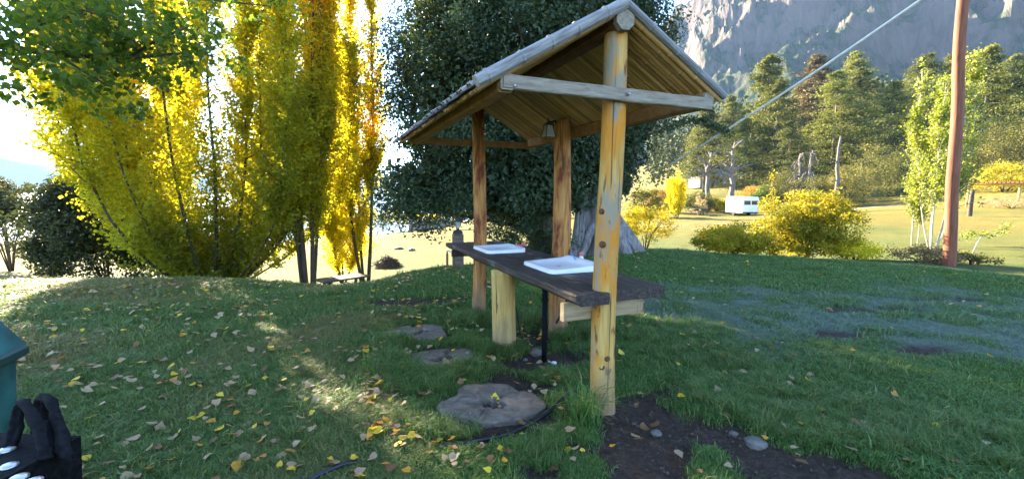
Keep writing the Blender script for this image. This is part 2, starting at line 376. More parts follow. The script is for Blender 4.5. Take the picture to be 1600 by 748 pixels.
FROST = [(4.6, 5.6, 2.4, 1.7, -.15), (6.5, 4.4, 2.2, 1.6, 0), (3.0, 7.2, 1.6, .9, 0), (7.5, 7.0, 2.0, 1.3, 0)]
def soil_mask(x, y):
    m = blob(x, y, SOIL, 21, .5, 3.0)
    isl = blob(x, y, [(1.16, 2.42, .12, .34, -.35), (.42, 2.5, .16, .22, 0)], 27, .35, 4)
    return m * (1 - isl)
def frost_mask(x, y): return .75 * blob(x, y, FROST, 31, .75, .8) * (.25 + .75 * smoothstep(.35, .6, fbm(x * 2.5, y * 2.5, 0, 3, 33)))
def zg(x, y):
    x = np.asarray(x, float); y = np.asarray(y, float)
    z = zbase(x, y); s = soil_mask(x, y); r = np.hypot(x, y)
    return z - .035 * s * (r < 12) + s * (r < 12) * ((fbm(x * 9, y * 9, 0, 3, 41) - .5) * .05 + (fbm(x * 30, y * 30, 0, 2, 43) - .5) * .022)
def gz(x, y): return float(zg(np.array([float(x)]), np.array([float(y)]))[0])

radii = [0.0, .35, .7, 1.0]
while radii[-1] < 12000: radii.append(radii[-1] * (1.0155 if radii[-1] < 9 else 1.035 if radii[-1] < 60 else 1.07))
radii = np.array(radii)
angs = np.concatenate([np.radians(np.linspace(-62, 62, 400)), np.radians(np.linspace(62, 298, 90))[1:-1]])
R_, A_ = np.meshgrid(radii, angs, indexing='ij')
gx, gy = R_ * np.sin(A_), R_ * np.cos(A_)
gzv = zg(gx.ravel(), gy.ravel()).reshape(gx.shape)
nr, na = gx.shape
idx = np.arange(nr * na).reshape(nr, na)
q = np.stack([idx[:-1, :], idx[1:, :], np.roll(idx, -1, 1)[1:, :], np.roll(idx, -1, 1)[:-1, :]], -1).reshape(-1, 4)[:, ::-1]
fx, fy = gx.ravel(), gy.ravel()
far_r = np.hypot(fx, fy)
near = (far_r < 14) * 1.0
ground_me = mesh_np('ground', np.stack([fx, fy, gzv.ravel()], 1), q, True,
                    {'soil': soil_mask(fx, fy) * near, 'frost': frost_mask(fx, fy) * near})

m, nt, b, o = new_mat('lawn_and_meadow')
v = coords(nt)
n1 = noise(nt, v, .12, 5); n2 = noise(nt, v, 1.3, 6, .65); n3 = noise(nt, v, 26, 6, .7); n4 = noise(nt, v, 90, 3, .7)
grass = ramp(nt, n2, [(.28, (.034, .068, .020)), (.48, (.060, .100, .028)), (.66, (.100, .122, .036))])
dryc = ramp(nt, n3, [(.3, (.125, .103, .018)), (.7, (.215, .168, .034))])
geo = nt.nodes.new('ShaderNodeNewGeometry'); ln = nd(nt, 'ShaderNodeVectorMath', operation='LENGTH'); nt.links.new(geo.outputs['Position'], ln.inputs[0])
k = nd(nt, 'ShaderNodeMapRange'); k.inputs[1].default_value = 10; k.inputs[2].default_value = 40; k.inputs[3].default_value = 0; k.inputs[4].default_value = .9
nt.links.new(ln.outputs['Value'], k.inputs[0])                    # the open meadow is drier than the lawn by the shelter
k2 = nd(nt, 'ShaderNodeMapRange'); k2.inputs[1].default_value = .25; k2.inputs[2].default_value = .5; nt.links.new(n1, k2.inputs[0])
mu = nd(nt, 'ShaderNodeMath', operation='MULTIPLY'); nt.links.new(k.outputs[0], mu.inputs[0]); nt.links.new(k2.outputs[0], mu.inputs[1])
col = mixc(nt, mu.outputs[0], grass, dryc)
col = mixc(nt, .5, col, ramp(nt, n3, [(.25, (.35, .35, .35)), (.75, (1.4, 1.4, 1.4))]), 'MULTIPLY')
fr = ramp(nt, n3, [(.3, (.085, .115, .100)), (.7, (.22, .265, .245))])
col = mixc(nt, attr(nt, 'frost'), col, fr)
so = ramp(nt, n3, [(.25, (.032, .022, .016)), (.55, (.075, .053, .039)), (.8, (.145, .108, .082))])
col = mixc(nt, attr(nt, 'soil'), col, so)
nt.links.new(col, b.inputs['Base Color']); b.inputs['Roughness'].default_value = .95; b.inputs['Specular IOR Level'].default_value = .15
add = nd(nt, 'ShaderNodeMath', operation='ADD'); nt.links.new(n3, add.inputs[0]); nt.links.new(n4, add.inputs[1]); bump(nt, b, add.outputs[0], .9, .035)
M['ground'] = m
tag(link('ground', ground_me, m), kind='structure')

# track worn across the meadow, lying 4 mm above it
def ribbon(name, pts, width, mat, lift=.004, n=60, seed=0):
    pts = np.array(pts, float); t = np.linspace(0, len(pts) - 1, n); i = np.clip(t.astype(int), 0, len(pts) - 2); f = (t - i)[:, None]
    c = pts[i] * (1 - f) + pts[i + 1] * f
    tg = np.gradient(c, axis=0); nn = np.stack([-tg[:, 1], tg[:, 0]], 1); nn /= np.linalg.norm(nn, axis=1)[:, None]
    w = width * (.75 + .5 * noise3(t * 1.7, seed, 0, 3))[:, None]
    cols = [c + nn * w * k for k in (-.5, -.25, 0, .25, .5)]
    V = np.concatenate(cols); z = zg(V[:, 0], V[:, 1]) + lift
    idx = np.arange(len(V)).reshape(5, n); Q = np.stack([idx[:-1, :-1], idx[:-1, 1:], idx[1:, 1:], idx[1:, :-1]], -1).reshape(-1, 4)[:, ::-1]
    return tag(link(name, mesh_np(name, np.column_stack([V, z]), Q, True), mat), kind='structure')
M['track'] = plain('bare_earth_track', (.19, .135, .085), .95, var=.35, nscale=3)
ribbon('dirt_track', [at(*p)[:2] for p in ((1015, 356, 33), (1060, 352, 34.5), (1100, 352, 35), (1160, 360, 31))], 1.0, M['track'], .03)
ribbon('meadow_path', [at(*p)[:2] for p in ((1290, 322, 56), (1360, 318, 58), (1430, 316, 58))], 1.6, M['track'], .03, seed=4)

# ------------------------------------------------------------------ lake, far shore, mountain
m, nt, b, o = new_mat('lake_water')
b.inputs['Base Color'].default_value = (.04, .07, .09, 1); b.inputs['Roughness'].default_value = .18; b.inputs['IOR'].default_value = 1.33
f = noise(nt, coords(nt, (1, .35, 1)), .5, 4); bump(nt, b, f, .5, .4)
lk = MB().add([(-9000, 40, -5.2), (900, 40, -5.2), (900, 9000, -5.2), (-9000, 9000, -5.2)], [(0, 1, 2, 3)]).build('lake', m)
tag(lk, kind='structure')

def rock_mat(name, green, rock, lo, hi, scale):
    m, nt, b, o = new_mat(name)
    g = nt.nodes.new('ShaderNodeNewGeometry'); sx = nt.nodes.new('ShaderNodeSeparateXYZ'); nt.links.new(g.outputs['Normal'], sx.inputs[0])
    v = coords(nt); f = noise(nt, v, scale, 7, .65); f2 = noise(nt, coords(nt, (1, 1, .25)), scale * 3, 6, .7, .5)
    ad = nd(nt, 'ShaderNodeMath', operation='MULTIPLY_ADD'); ad.inputs[1].default_value = .55; nt.links.new(f, ad.inputs[0]); nt.links.new(sx.outputs['Z'], ad.inputs[2])
    k = nd(nt, 'ShaderNodeMapRange'); k.inputs[1].default_value = lo; k.inputs[2].default_value = hi; nt.links.new(ad.outputs[0], k.inputs[0])
    rc = ramp(nt, f2, [(.25, tuple(c * .55 for c in rock)), (.5, rock), (.75, tuple(c * 1.35 for c in rock))])
    gc = ramp(nt, noise(nt, v, scale * 9, 5, .7), [(.3, tuple(c * .5 for c in green)), (.7, tuple(c * 1.5 for c in green))])
    nt.links.new(mixc(nt, k.outputs[0], rc, gc), b.inputs['Base Color']); b.inputs['Roughness'].default_value = .95; b.inputs['Specular IOR Level'].default_value = .1
    bump(nt, b, f2, .8, 3.0); return m
def ridge(x, y, s, octs, seed):
    r, a, t, f = 0, 1.0, 0, s
    for i in range(octs):
        r = r + a * (1 - np.abs(2 * noise3(x * f, y * f, 0, seed + i * 7) - 1)); t += a; a *= .5; f *= 2.07
    return r / t

# the big mountain: heights over (azimuth, distance)
na_, nr_ = 500, 220
az = np.radians(np.linspace(-3, 66, na_)); rr_ = np.linspace(330, 1120, nr_)
Rm, Am = np.meshgrid(rr_, az, indexing='ij')
mx_, my_ = Rm * np.sin(Am), Rm * np.cos(Am)
deg = np.degrees(Am)
crest = np.interp(deg, [-3, 6, 12, 16, 18, 19.5, 21, 24, 30, 48, 66], [0, 10, 60, 140, 235, 282, 330, 430, 470, 445, 400])
crest = crest * (.93 + .14 * ridge(deg * .22, deg * 0 + 3, 1, 4, 51))
t = np.clip((Rm - 340) / 650, 0, 1)
warp = (fbm(mx_ * .0042, my_ * .0042, 0, 4, 61) - .5)
t2 = np.clip(t + warp * .28, 0, 1)
# talus, forest bench, cliff band, shelf, upper crags
prof = np.interp(t2, [0, .12, .26, .33, .42, .50, .62, .70, .84, 1], [0, .06, .15, .19, .36, .42, .52, .70, .84, 1.0])
hm = crest * prof
rough = ridge(mx_, my_, .008, 6, 71)
hm += (rough - .55) * (14 + 125 * smoothstep(.10, .45, t2)) * smoothstep(0, .1, t)
hm += (ridge(mx_, my_, .034, 4, 83) - .5) * 34 * smoothstep(.2, .4, t2)
hm = hm + 38 - 90 * smoothstep(0.06, 0, t)
V = np.stack([mx_.ravel(), my_.ravel(), hm.ravel()], 1)
idx = np.arange(nr_ * na_).reshape(nr_, na_); Q = np.stack([idx[:-1, :-1], idx[1:, :-1], idx[1:, 1:], idx[:-1, 1:]], -1).reshape(-1, 4)[:, ::-1]
tag(link('mountain', mesh_np('mountain', V, Q, False), rock_mat('mountain_rock', (.028, .042, .022), (.100, .080, .070), .56, .86, .024)), kind='structure')

M['far_hill'] = rock_mat('far_hill_rock', (.045, .055, .035), (.16, .145, .13), .5, .9, .004)
for nm, r0, r1, pts, sd in (('far_hills', 4300, 6500, [(-75, 500), (-60, 560), (-50, 560), (-44, 540), (-36, 520), (-25, 400), (-15, 230), (-8, 60)], 3), ('near_shore_hills', 3000, 4000, [(-75, 330), (-58, 360), (-50, 300), (-45, 235), (-38, 215), (-28, 180), (-18, 110), (-10, 20)], 8)):
    az = np.radians(np.linspace(-75, -8, 240)); rr_ = np.linspace(r0, r1, 40); Rm, Am = np.meshgrid(rr_, az, indexing='ij')
    x_, y_ = Rm * np.sin(Am), Rm * np.cos(Am); d_ = np.degrees(Am); tt = (Rm - r0) / (r1 - r0)
    h_ = np.interp(d_, [p[0] for p in pts], [p[1] for p in pts]) * np.sin(np.clip(tt * 1.25, 0, 1) * PI / 2) * (.8 + .35 * ridge(x_, y_, .0012, 5, sd)) - 12
    idx = np.arange(h_.size).reshape(h_.shape); Q = np.stack([idx[:-1, :-1], idx[1:, :-1], idx[1:, 1:], idx[:-1, 1:]], -1).reshape(-1, 4)[:, ::-1]
    tag(link(nm, mesh_np(nm, np.stack([x_.ravel(), y_.ravel(), h_.ravel()], 1), Q, True), M['far_hill']), kind='structure')

# ------------------------------------------------------------------ air: even haze round everything
m = bpy.data.materials.new('haze_air'); m.use_nodes = True; nt = m.node_tree; nt.nodes.clear()
pv = nt.nodes.new('ShaderNodeVolumePrincipled'); pv.inputs['Color'].default_value = (.36, .60, 1.0, 1); pv.inputs['Density'].default_value = .00010; pv.inputs['Anisotropy'].default_value = .15
oo = nt.nodes.new('ShaderNodeOutputMaterial'); nt.links.new(pv.outputs[0], oo.inputs['Volume'])
hz = MB().box((-1500, 2000, 270), (17000, 17000, 640)).build('haze', m); tag(hz, kind='stuff')
HAZE = hz

# ------------------------------------------------------------------ sink shelter (local: origin at the near post, +Y along the ridge, +X to the right)
P1 = np.array([.699, 3.303]); RZ = .3866
RID = np.array([-math.sin(RZ), math.cos(RZ)]); NRM = np.array([math.cos(RZ), math.sin(RZ)])
Z0 = gz(*P1) + .0
LEN = 3.03
def loc2w(x, y): return P1 + NRM * x + RID * y
def ring_post(h, r0, r1, n=20, rings=34, seed=0, lump=.05, lean=(0, 0), butt=.0, cut=0):
    rr = np.random.default_rng(seed); vs = []; fs = []
    for i in range(rings + 1):
        t = i / rings; z = h * t; r = r0 + (r1 - r0) * t + butt * math.exp(-t * 14)
        ox = lean[0] * t + .012 * math.sin(z * 2.1 + seed); oy = lean[1] * t + .010 * math.sin(z * 1.7 + seed * 2)
        for k in range(n):
            a = 2 * PI * k / n
            d = float(fbm(np.array([math.cos(a) * 1.6 + seed * 5]), np.array([math.sin(a) * 1.6]), np.array([z * 1.5]), 3, seed)[0]) - .5
            zz = z + (cut * math.cos(a + 1) if i == rings else 0)
            vs.append((ox + math.cos(a) * r * (1 + d * lump * 2), oy + math.sin(a) * r * (1 + d * lump * 2), zz))
    for i in range(rings):
        for k in range(n): fs.append((i * n + k, i * n + (k + 1) % n, i * n + n + (k + 1) % n, i * n + n + k))
    fs += [tuple(range(n - 1, -1, -1)), tuple(range(rings * n, rings * n + n))]
    return MB().add(vs, fs)
def knot(mb, h, r, z, a, size):
    """a branch scar: a low raised disc on the side of a post"""
    c = Vector((math.cos(a) * r, math.sin(a) * r, z)); d = Vector((math.cos(a), math.sin(a), .15)).normalized()
    mb.lathe([(size * 1.3, -.02), (size * 1.2, .001), (size * .7, .004), (size * .3, .002), (size * .05, .0015)], c, 10, d.to_track_quat('Z', 'Y').to_matrix())

sh = thing('sink_shelter', 'open timber sink shelter with cane gable roof on peeled log posts', 'shelter', (P1[0], P1[1], Z0), RZ)
M['knot'] = plain('dark_knot_wood', (.10, .038, .014), .8, var=.5, nscale=40)
TOP = 2.722 - Z0
mats = [('post', M['post'], 0, 0, .092, .082, 3, .05, (0.015, 0)), ('post', M['red_post'], 0, LEN, .090, .084, 5, .05, (0, 0))]
for nm, mt, x, y, r0, r1, sd, lump, lean in mats:
    zb = gz(*loc2w(x, y)) - Z0
    h = TOP - zb
    p = ring_post(h + .12, r0, r1, seed=sd, lump=lump, lean=lean, butt=.012).build('post', mt, sh, True, (x, y, zb - .12))
    kb = MB(); rk = np.random.default_rng(sd)
    for i in range(4):
        zz = rk.uniform(.3, 2.6); a = -PI / 2 + rk.uniform(-1.5, 1.5)
        kb = MB(); knot(kb, h, (r0 + (r1 - r0) * zz / h) * .97, zz, a, rk.uniform(.012, .024)); kb.build('knot', M['knot'], p, True)
# the third post, rough and red, under the right slope
tx, ty = .575, 1.81
zb = gz(*loc2w(tx, ty)) - Z0
rp = ring_post(2.46 - zb + .1, .115, .095, n=22, rings=44, seed=11, lump=.16, lean=(.02, .0), cut=.03).build('post', M['red_post'], sh, True, (tx, ty, zb - .1))
rp['label'] = 'rough reddish post with torn grain behind the counter'

def beam(name, p0, p1, w, h, mat, parent, bev=.008, sag=0.0):
    p0, p1 = Vector(p0), Vector(p1); d = p1 - p0; L = d.length; x = d.normalized()
    y = Vector((0, 0, 1)).cross(x)
    y = y.normalized() if y.length > 1e-4 else Vector((0, 1, 0))
    z = x.cross(y); R = Matrix((x, y, z)).transposed()
    rr = np.random.default_rng(int(abs(p0.x * 1000 + p0.y * 100 + p0.z * 10)) % 9999)
    mb = MB(); n = max(2, int(L / .12)); prof = [(-w / 2 + bev, -h / 2), (w / 2 - bev, -h / 2), (w / 2, -h / 2 + bev), (w / 2, h / 2 - bev), (w / 2 - bev, h / 2), (-w / 2 + bev, h / 2), (-w / 2, h / 2 - bev), (-w / 2, -h / 2 + bev)]
    vs = []; fs = []
    for i in range(n + 1):
        k = 1 + .03 * (rr.random() - .5)
        for a, b_ in prof: vs.append((L * i / n, a * k + .004 * (rr.random() - .5), b_ * k + .004 * (rr.random() - .5)))
    for i in range(n):
        for q in range(8): fs.append((i * 8 + q, i * 8 + (q + 1) % 8, i * 8 + 8 + (q + 1) % 8, i * 8 + 8 + q))
    fs += [tuple(range(7, -1, -1)), tuple(range(n * 8, n * 8 + 8))]
    ob = mb.add(vs, fs).build(name, mat, parent); ob.location = p0; ob.rotation_euler = R.to_euler(); return ob
HW, EZ, AZ = 1.03, 2.27 - Z0, 2.872 - Z0                      # half width, eave and apex heights of the cane
SL = math.hypot(HW, AZ - EZ); SA = math.atan2(AZ - EZ, HW)
def roofz(x): return AZ - abs(x) * (AZ - EZ) / HW
beam('ridge_beam', (0, -.10, TOP + .066), (0, LEN + .1, TOP + .066), .125, .13, M['dark_beam'], sh, .022)
beam('ridge_end', (0, -.15, TOP + .064), (0, -.105, TOP + .064), .135, .15, M['grey_beam'], sh, .04)
tz = 2.291 - Z0
beam('tie_beam', (-.872, -.115, tz + .004), (.812, -.115, tz - .004), .045, .088, M['grey_beam'], sh)
beam('tie_beam', (-.885, LEN + .115, tz), (.865, LEN + .115, tz), .045, .088, M['beam'], sh)
for s in (-1, 1):
    pxx = .845 if s < 0 else .795
    beam('purlin', (s * pxx, -.09, roofz(pxx) - .085), (s * pxx, LEN + .09, roofz(pxx) - .085), .10, .115, M['beam'], sh, .012)
    beam('purlin_end', (s * pxx, -.118 if s > 0 else -.13, roofz(pxx) - .083), (s * pxx, -.092, roofz(pxx) - .083), .09, .10, M['grey_beam'], sh, .01)
for y in (-.142, LEN + .14):
    MB().lathe([(.012, 0), (.012, .012), (.006, .02), (.006, .03)], (.035 if y < 0 else 0, y, tz), 8, Vector((0, -1 if y < 0 else 1, 0)).to_track_quat('Z', 'Y').to_matrix()).build('bolt', M['metal'], sh, True)
MB().lathe([(.009, 0), (.009, .008), (.004, .012)], (-.80, -.139, tz - .02), 8, Vector((0, -1, 0)).to_track_quat('Z', 'Y').to_matrix()).build('bolt', M['metal'], sh, True)

def cane_mesh(name, L, r, up, seed, full=False, n=7, thick=.0035):
    """split cane lying along +X from the ridge, with swollen joints; up=1 convex above"""
    rr = np.random.default_rng(seed); xs = [0.0]; rs = [r]
    x = rr.uniform(.1, .25)
    while x < L - .05:
        xs += [x - .012, x, x + .012]; rs += [r, r * 1.14, r * .98]; x += rr.uniform(.20, .30)
    xs.append(L); rs.append(r * .95); vs = []; fs = []
    if full:
        a = np.linspace(0, 2 * PI, 11)[:-1]; m_ = len(a)
        for xx, q in zip(xs, rs):
            for k in a: vs.append((xx, math.cos(k) * q, math.sin(k) * q))
        for i in range(len(xs) - 1):
            for k in range(m_): fs.append((i * m_ + k, i * m_ + (k + 1) % m_, i * m_ + m_ + (k + 1) % m_, i * m_ + m_ + k))
        for rev, i0 in ((1, 0), (0, (len(xs) - 1) * m_)): fs.append(tuple(range(i0, i0 + m_))[::-1 if rev else 1])
    else:
        a = np.linspace(0, PI, n); m_ = 2 * n
        for xx, q in zip(xs, rs):
            for k in a: vs.append((xx, math.cos(k) * q, up * math.sin(k) * q))
            for k in a[::-1]: vs.append((xx, math.cos(k) * (q - thick), up * math.sin(k) * (q - thick)))
        for i in range(len(xs) - 1):
            for k in range(m_): fs.append((i * m_ + k, i * m_ + (k + 1) % m_, i * m_ + m_ + (k + 1) % m_, i * m_ + m_ + k))
        for i0 in (0, (len(xs) - 1) * m_):
            for k in range(n - 1): fs.append((i0 + k, i0 + k + 1, i0 + m_ - 2 - k, i0 + m_ - 1 - k))
    return MB().add(vs, fs).mesh(name, False)
under = [cane_mesh('cane', (SL + .01) * (1.0 if s < 6 else .87), .0232, -1, s) for s in range(12)]
over = [cane_mesh('cane', (SL + .04) * (1.0 if s < 6 else .86), .027, 1, 20 + s) for s in range(12)]
for me in under: me.materials.append(M['cane_under'])
for me in over: me.materials.append(M['cane_top'])
rk = np.random.default_rng(99)
Y0, Y1 = -.135, 3.23
NC = 72
for s in (-1, 1):
    Rb = Matrix((Vector((s * math.cos(SA), 0, -math.sin(SA))), Vector((0, s, 0)), Vector((s * math.sin(SA), 0, math.cos(SA))) if True else None)).transposed()
    nrm = Vector((s * math.sin(SA), 0, math.cos(SA)))
    for layer, lst, lift in ((0, under, -.016), (1, over, .004)):
        for i in range(NC):
            y = Y0 + (Y1 - Y0) * (i + (.5 if layer == 0 else .98)) / NC
            if layer == 1 and i == NC - 1: continue
            c = link('cane', lst[rk.integers(6) + (0 if s < 0 else 6)], None, sh)
            sl = rk.uniform(-.012, .03) if layer == 0 else rk.uniform(-.02, .06)
            p = Vector((0, y, AZ)) + nrm * (lift + rk.uniform(-.004, .006)) + Vector((s * math.cos(SA), 0, -math.sin(SA))) * sl
            Rz = Rb @ Matrix.Rotation(rk.uniform(-.010, .010), 3, 'Z') @ Matrix.Rotation(rk.uniform(-.12, .12), 3, 'X')
            c.location = p; c.rotation_euler = Rz.to_euler()
    # thick whole cane along the near edge
    c = link('verge_cane', cane_mesh('verge_cane', SL + .02 if s < 0 else SL * .885, .041 if s < 0 else .03, 1, 40 + s, True), M['cane_top'], sh)
    c.location = Vector((0, Y0 - .012, AZ)) + nrm * .012; c.rotation_euler = Rb.to_euler()

# ------------------------------------------------------------------ counter (same local frame, own thing)
ct = thing('sink_counter', 'dark weathered two-plank counter slab held between the shelter posts', 'counter', (P1[0], P1[1], Z0), RZ)
CT = .905 - Z0; TH = .085; XL = -.315
def plank(x0, x1, y0, y1, seed, notch=None, slant=0):
    rr = np.random.default_rng(seed); n = 44; vs = []; fs = []
    for i in range(n + 1):
        t = i / n; y = y0 + (y1 - y0) * t
        e0 = x0 + (fbm(np.array([y * 2.2]), np.array([seed * 3.1]), 0, 3, seed)[0] - .5) * .035
        e1 = x1 + (fbm(np.array([y * 2.2]), np.array([seed * 7.7]), 0, 3, seed + 1)[0] - .5) * .012
        yy0 = y
        for (xx, zz) in ((e0, -.012), (e0 + .014, 0), (e0 * .67 + e1 * .33, -.003), (e0 * .33 + e1 * .67, 0), (e1 - .008, 0), (e1, -.008), (e1 - .004, -TH), (e0 + .02 + slant, -TH), (e0 + .004, -TH * .6)):
            sk = slant * (1 - t) * 0
            vs.append((xx + (rr.random() - .5) * .003, yy0 + (rr.random() - .5) * .004 * (0 < i < n), CT + zz + (rr.random() - .5) * .003))
    m_ = 9
    for i in range(n):
        for k in range(m_): fs.append((i * m_ + k, i * m_ + m_ + k, i * m_ + m_ + (k + 1) % m_, i * m_ + (k + 1) % m_))
    fs += [tuple(range(m_)), tuple(range(n * m_, n * m_ + m_))[::-1]]
    return MB().add(vs, fs)
plank(XL, XL + .285, -.10, 3.62, 2, slant=.03).build('plank', M['counter'], ct)
plank(XL + .293, XL + .83, -.04, 3.62, 6).build('plank', M['counter'], ct)
lx, ly = XL + .10, 1.55
lzb = gz(*loc2w(lx, ly)) - Z0
ring_post(CT - TH - lzb + .1, .127, .122, n=24, rings=20, seed=21, lump=.04).build('support_log', M['log'], ct, True, (lx, ly, lzb - .1))
beam('cross_board', (XL - .01, .075, CT - TH - .073), (XL + .70, .075, CT - TH - .073), .055, .14, M['board'], ct)
beam('cross_board', (XL + .03, 3.42, CT - TH - .05), (XL + .80, 3.42, CT - TH - .05), .05, .095, M['counter'], ct)

# sinks resting in the counter
def sink(name, label, x0, x1, y0, y1, ledge):
    s = thing(name, label, 'sink', (*loc2w((x0 + x1) / 2, (y0 + y1) / 2), Z0 + CT), RZ, 'white basins on the counter')
    w, l = (x1 - x0) / 2, (y1 - y0) / 2
    def ring(ix, iy, z, r, n=6, back=0.0):
        pts = []
        for cx, cy_, a0 in ((ix - r, iy - r, 0), (-ix + r, iy - r, PI / 2), (-ix + r, -iy + r, PI), (ix - r, -iy + r, 1.5 * PI)):
            for k in range(n): a = a0 + PI / 2 * k / (n - 1); x = cx + r * math.cos(a); pts.append((x, cy_ + r * math.sin(a), z + back * max(0, (x / w - .55) / .45)))
        return pts
    bk = ledge
    rings = [ring(w, l, -.001, .06), ring(w, l, .026, .06, back=bk), ring(w - .008, l - .008, .034, .056, back=bk), ring(w - .04, l - .04, .034, .05, back=bk * .8),
             ring(w - .06, l - .06, .031, .05), ring(w - .09, l - .10, .020, .05), ring(w - .14, l - .15, .014, .05), ring(w - .19, l - .21, .012, .04)]
    vs = sum(rings, []); m_ = 24; fs = []
    for i in range(len(rings) - 1):
        for k in range(m_): fs.append((i * m_ + k, i * m_ + (k + 1) % m_, i * m_ + m_ + (k + 1) % m_, i * m_ + m_ + k))
    fs.append(tuple(range(len(vs) - m_, len(vs))))
    MB().add(vs, fs).build('basin', M['white'], s, True)
    MB().lathe([(.028, 0), (.028, .004), (.018, .006), (.008, .004)], (0, 0, .0125), 14).build('drain', M['metal'], s, True)
    MB().tube([(w - .035, .02, .035), (w - .035, .02, .05), (w - .06, .035, .056)], [.007, .006, .005], 8).build('plug_holder', M['metal'], s, True)
    return s
sink('sink', 'white sink at the near end of the counter by the front post', XL + .225, XL + .745, .72, 1.36, .045)
sink('sink', 'white sink at the far end of the counter beside the rear post', XL + .155, XL + .66, 2.22, 2.84, .02)

# pipes and hoses under the counter
def gp(px, py, z=0.0, lift=.0):
    p = atz(px, py, z); return (p[0], p[1], gz(p[0], p[1]) + lift)
px_, py_ = loc2w(XL + .40, 1.18)
dp = thing('drain_pipe', 'straight black drain pipe standing under the near sink', 'pipe', (px_, py_, gz(px_, py_)))
MB().tube([(0, 0, -.05), (0, 0, .3), (0, 0, CT + Z0 - gz(px_, py_) - TH - .0)], .027, 12).build('pipe', M['black_plastic'], dp, True)
for z in (.62, .72): MB().lathe([(.028, 0), (.035, .003), (.035, .03), (.028, .033)], (0, 0, z), 12).build('collar', M['black_plastic'], dp, True)
def hose(label, pts, r, n=80, cat='hose', mat=None, name='hose'):
    pts = np.array(pts, float); t = np.linspace(0, len(pts) - 1, n); out = []
    for tt in t:
        i = int(min(tt, len(pts) - 1.0001)); f = tt - i
        p0, p1, p2, p3 = pts[max(i - 1, 0)], pts[i], pts[i + 1], pts[min(i + 2, len(pts) - 1)]
        out.append(.5 * ((2 * p1) + (-p0 + p2) * f + (2 * p0 - 5 * p1 + 4 * p2 - p3) * f * f + (-p0 + 3 * p1 - 3 * p2 + p3) * f ** 3))
    return tag(MB().tube(out, r, 8).build(name, mat or M['hose'], None, True), label, cat)
tq = loc2w(XL + .72, 1.30)
hose('thin black hose dropping from the counter to the soil behind the front post', [(tq[0], tq[1], .84), (tq[0] - .01, tq[1] - .02, .5), gp(868, 520, .0, .12), gp(885, 542, 0, .02), gp(905, 558, 0, .015), gp(915, 566, 0, .0)], .012)
a_ = loc2w(XL + .15, 1.75)
hose('thin black water line looping under the counter behind the support log', [(a_[0], a_[1], .80), (a_[0] + .05, a_[1] - .04, .72), (a_[0] + .14, a_[1] - .02, .74), (a_[0] + .16, a_[1], .82)], .009, 40)
b_ = loc2w(XL + .22, 1.85)
hose('thin black line slanting down into the grass under the counter', [(b_[0], b_[1], .82), (b_[0] + .05, b_[1] + .03, .6), (b_[0] + .14, b_[1] + .05, .3), (b_[0] + .2, b_[1] + .05, gz(b_[0] + .2, b_[1]))], .009, 40)
hose('black hose lying on the ground from the front post past the largest wood slice', [gp(905, 612, 0, .03), gp(885, 627, 0, .05), gp(850, 648, 0, .03), gp(800, 673, 0, .025), gp(760, 686, 0, .02), gp(715, 694, 0, .02), gp(680, 698, 0, .0)], .014)
hose('black hose end showing in the grass at the bottom edge', [gp(470, 760, 0, .02), gp(510, 741, 0, .025), gp(545, 728, 0, .02), gp(575, 720, 0, -.01)], .015)

# lantern on the third post
lp = loc2w(tx, ty); lq = at(857, 205, lp[1] - .12)
ln_ = thing('wall_lantern', 'aged metal lantern fixed high on the rough reddish post', 'lantern', (lq[0], lq[1], lq[2] - .07), RZ)
for k in range(4):
    a0, a1 = PI / 4 + k * PI / 2, PI / 4 + (k + 1) * PI / 2
    q0 = [Vector((math.cos(a) * r, math.sin(a) * r, z)) for a, r, z in ((a0, .085, 0), (a1, .085, 0), (a1, .05, .13), (a0, .05, .13))]
    MB().add(q0, [(0, 1, 2, 3)]).build('pane', M['lantern_glass'], ln_)
    MB().tube([q0[0], q0[3]], .006, 6).build('frame_bar', M['iron'], ln_)
MB().lathe([(.088, -.008), (.09, 0), (.083, .004)], (0, 0, 0), 4, Matrix.Rotation(PI / 4, 3, 'Z')).build('base_ring', M['brass'], ln_)
MB().lathe([(.068, 0), (.06, .01), (.02, .04), (.008, .05), (.008, .08)], (0, 0, .13), 4, Matrix.Rotation(PI / 4, 3, 'Z')).build('cap', M['brass'], ln_)
MB().lathe([(.012, -.02), (.022, 0), (.018, .03), (.01, .045)], (0, 0, .012), 12).build('bulb', M['white'], ln_, True)
dx, dy = (Vector((lp[0] - lq[0], lp[1] - lq[1], 0)) @ Matrix.Rotation(RZ, 3, 'Z')).xy
MB().tube([(0, 0, .16), (dx * .5, dy * .5, .19), (dx * .9, dy * .9, .13)], .012, 8).build('bracket', M['iron'], ln_, True)
MB().box((dx * .75, dy * .75, .10), (.05, .05, .14), None, .01).build('back_plate', M['iron'], ln_)

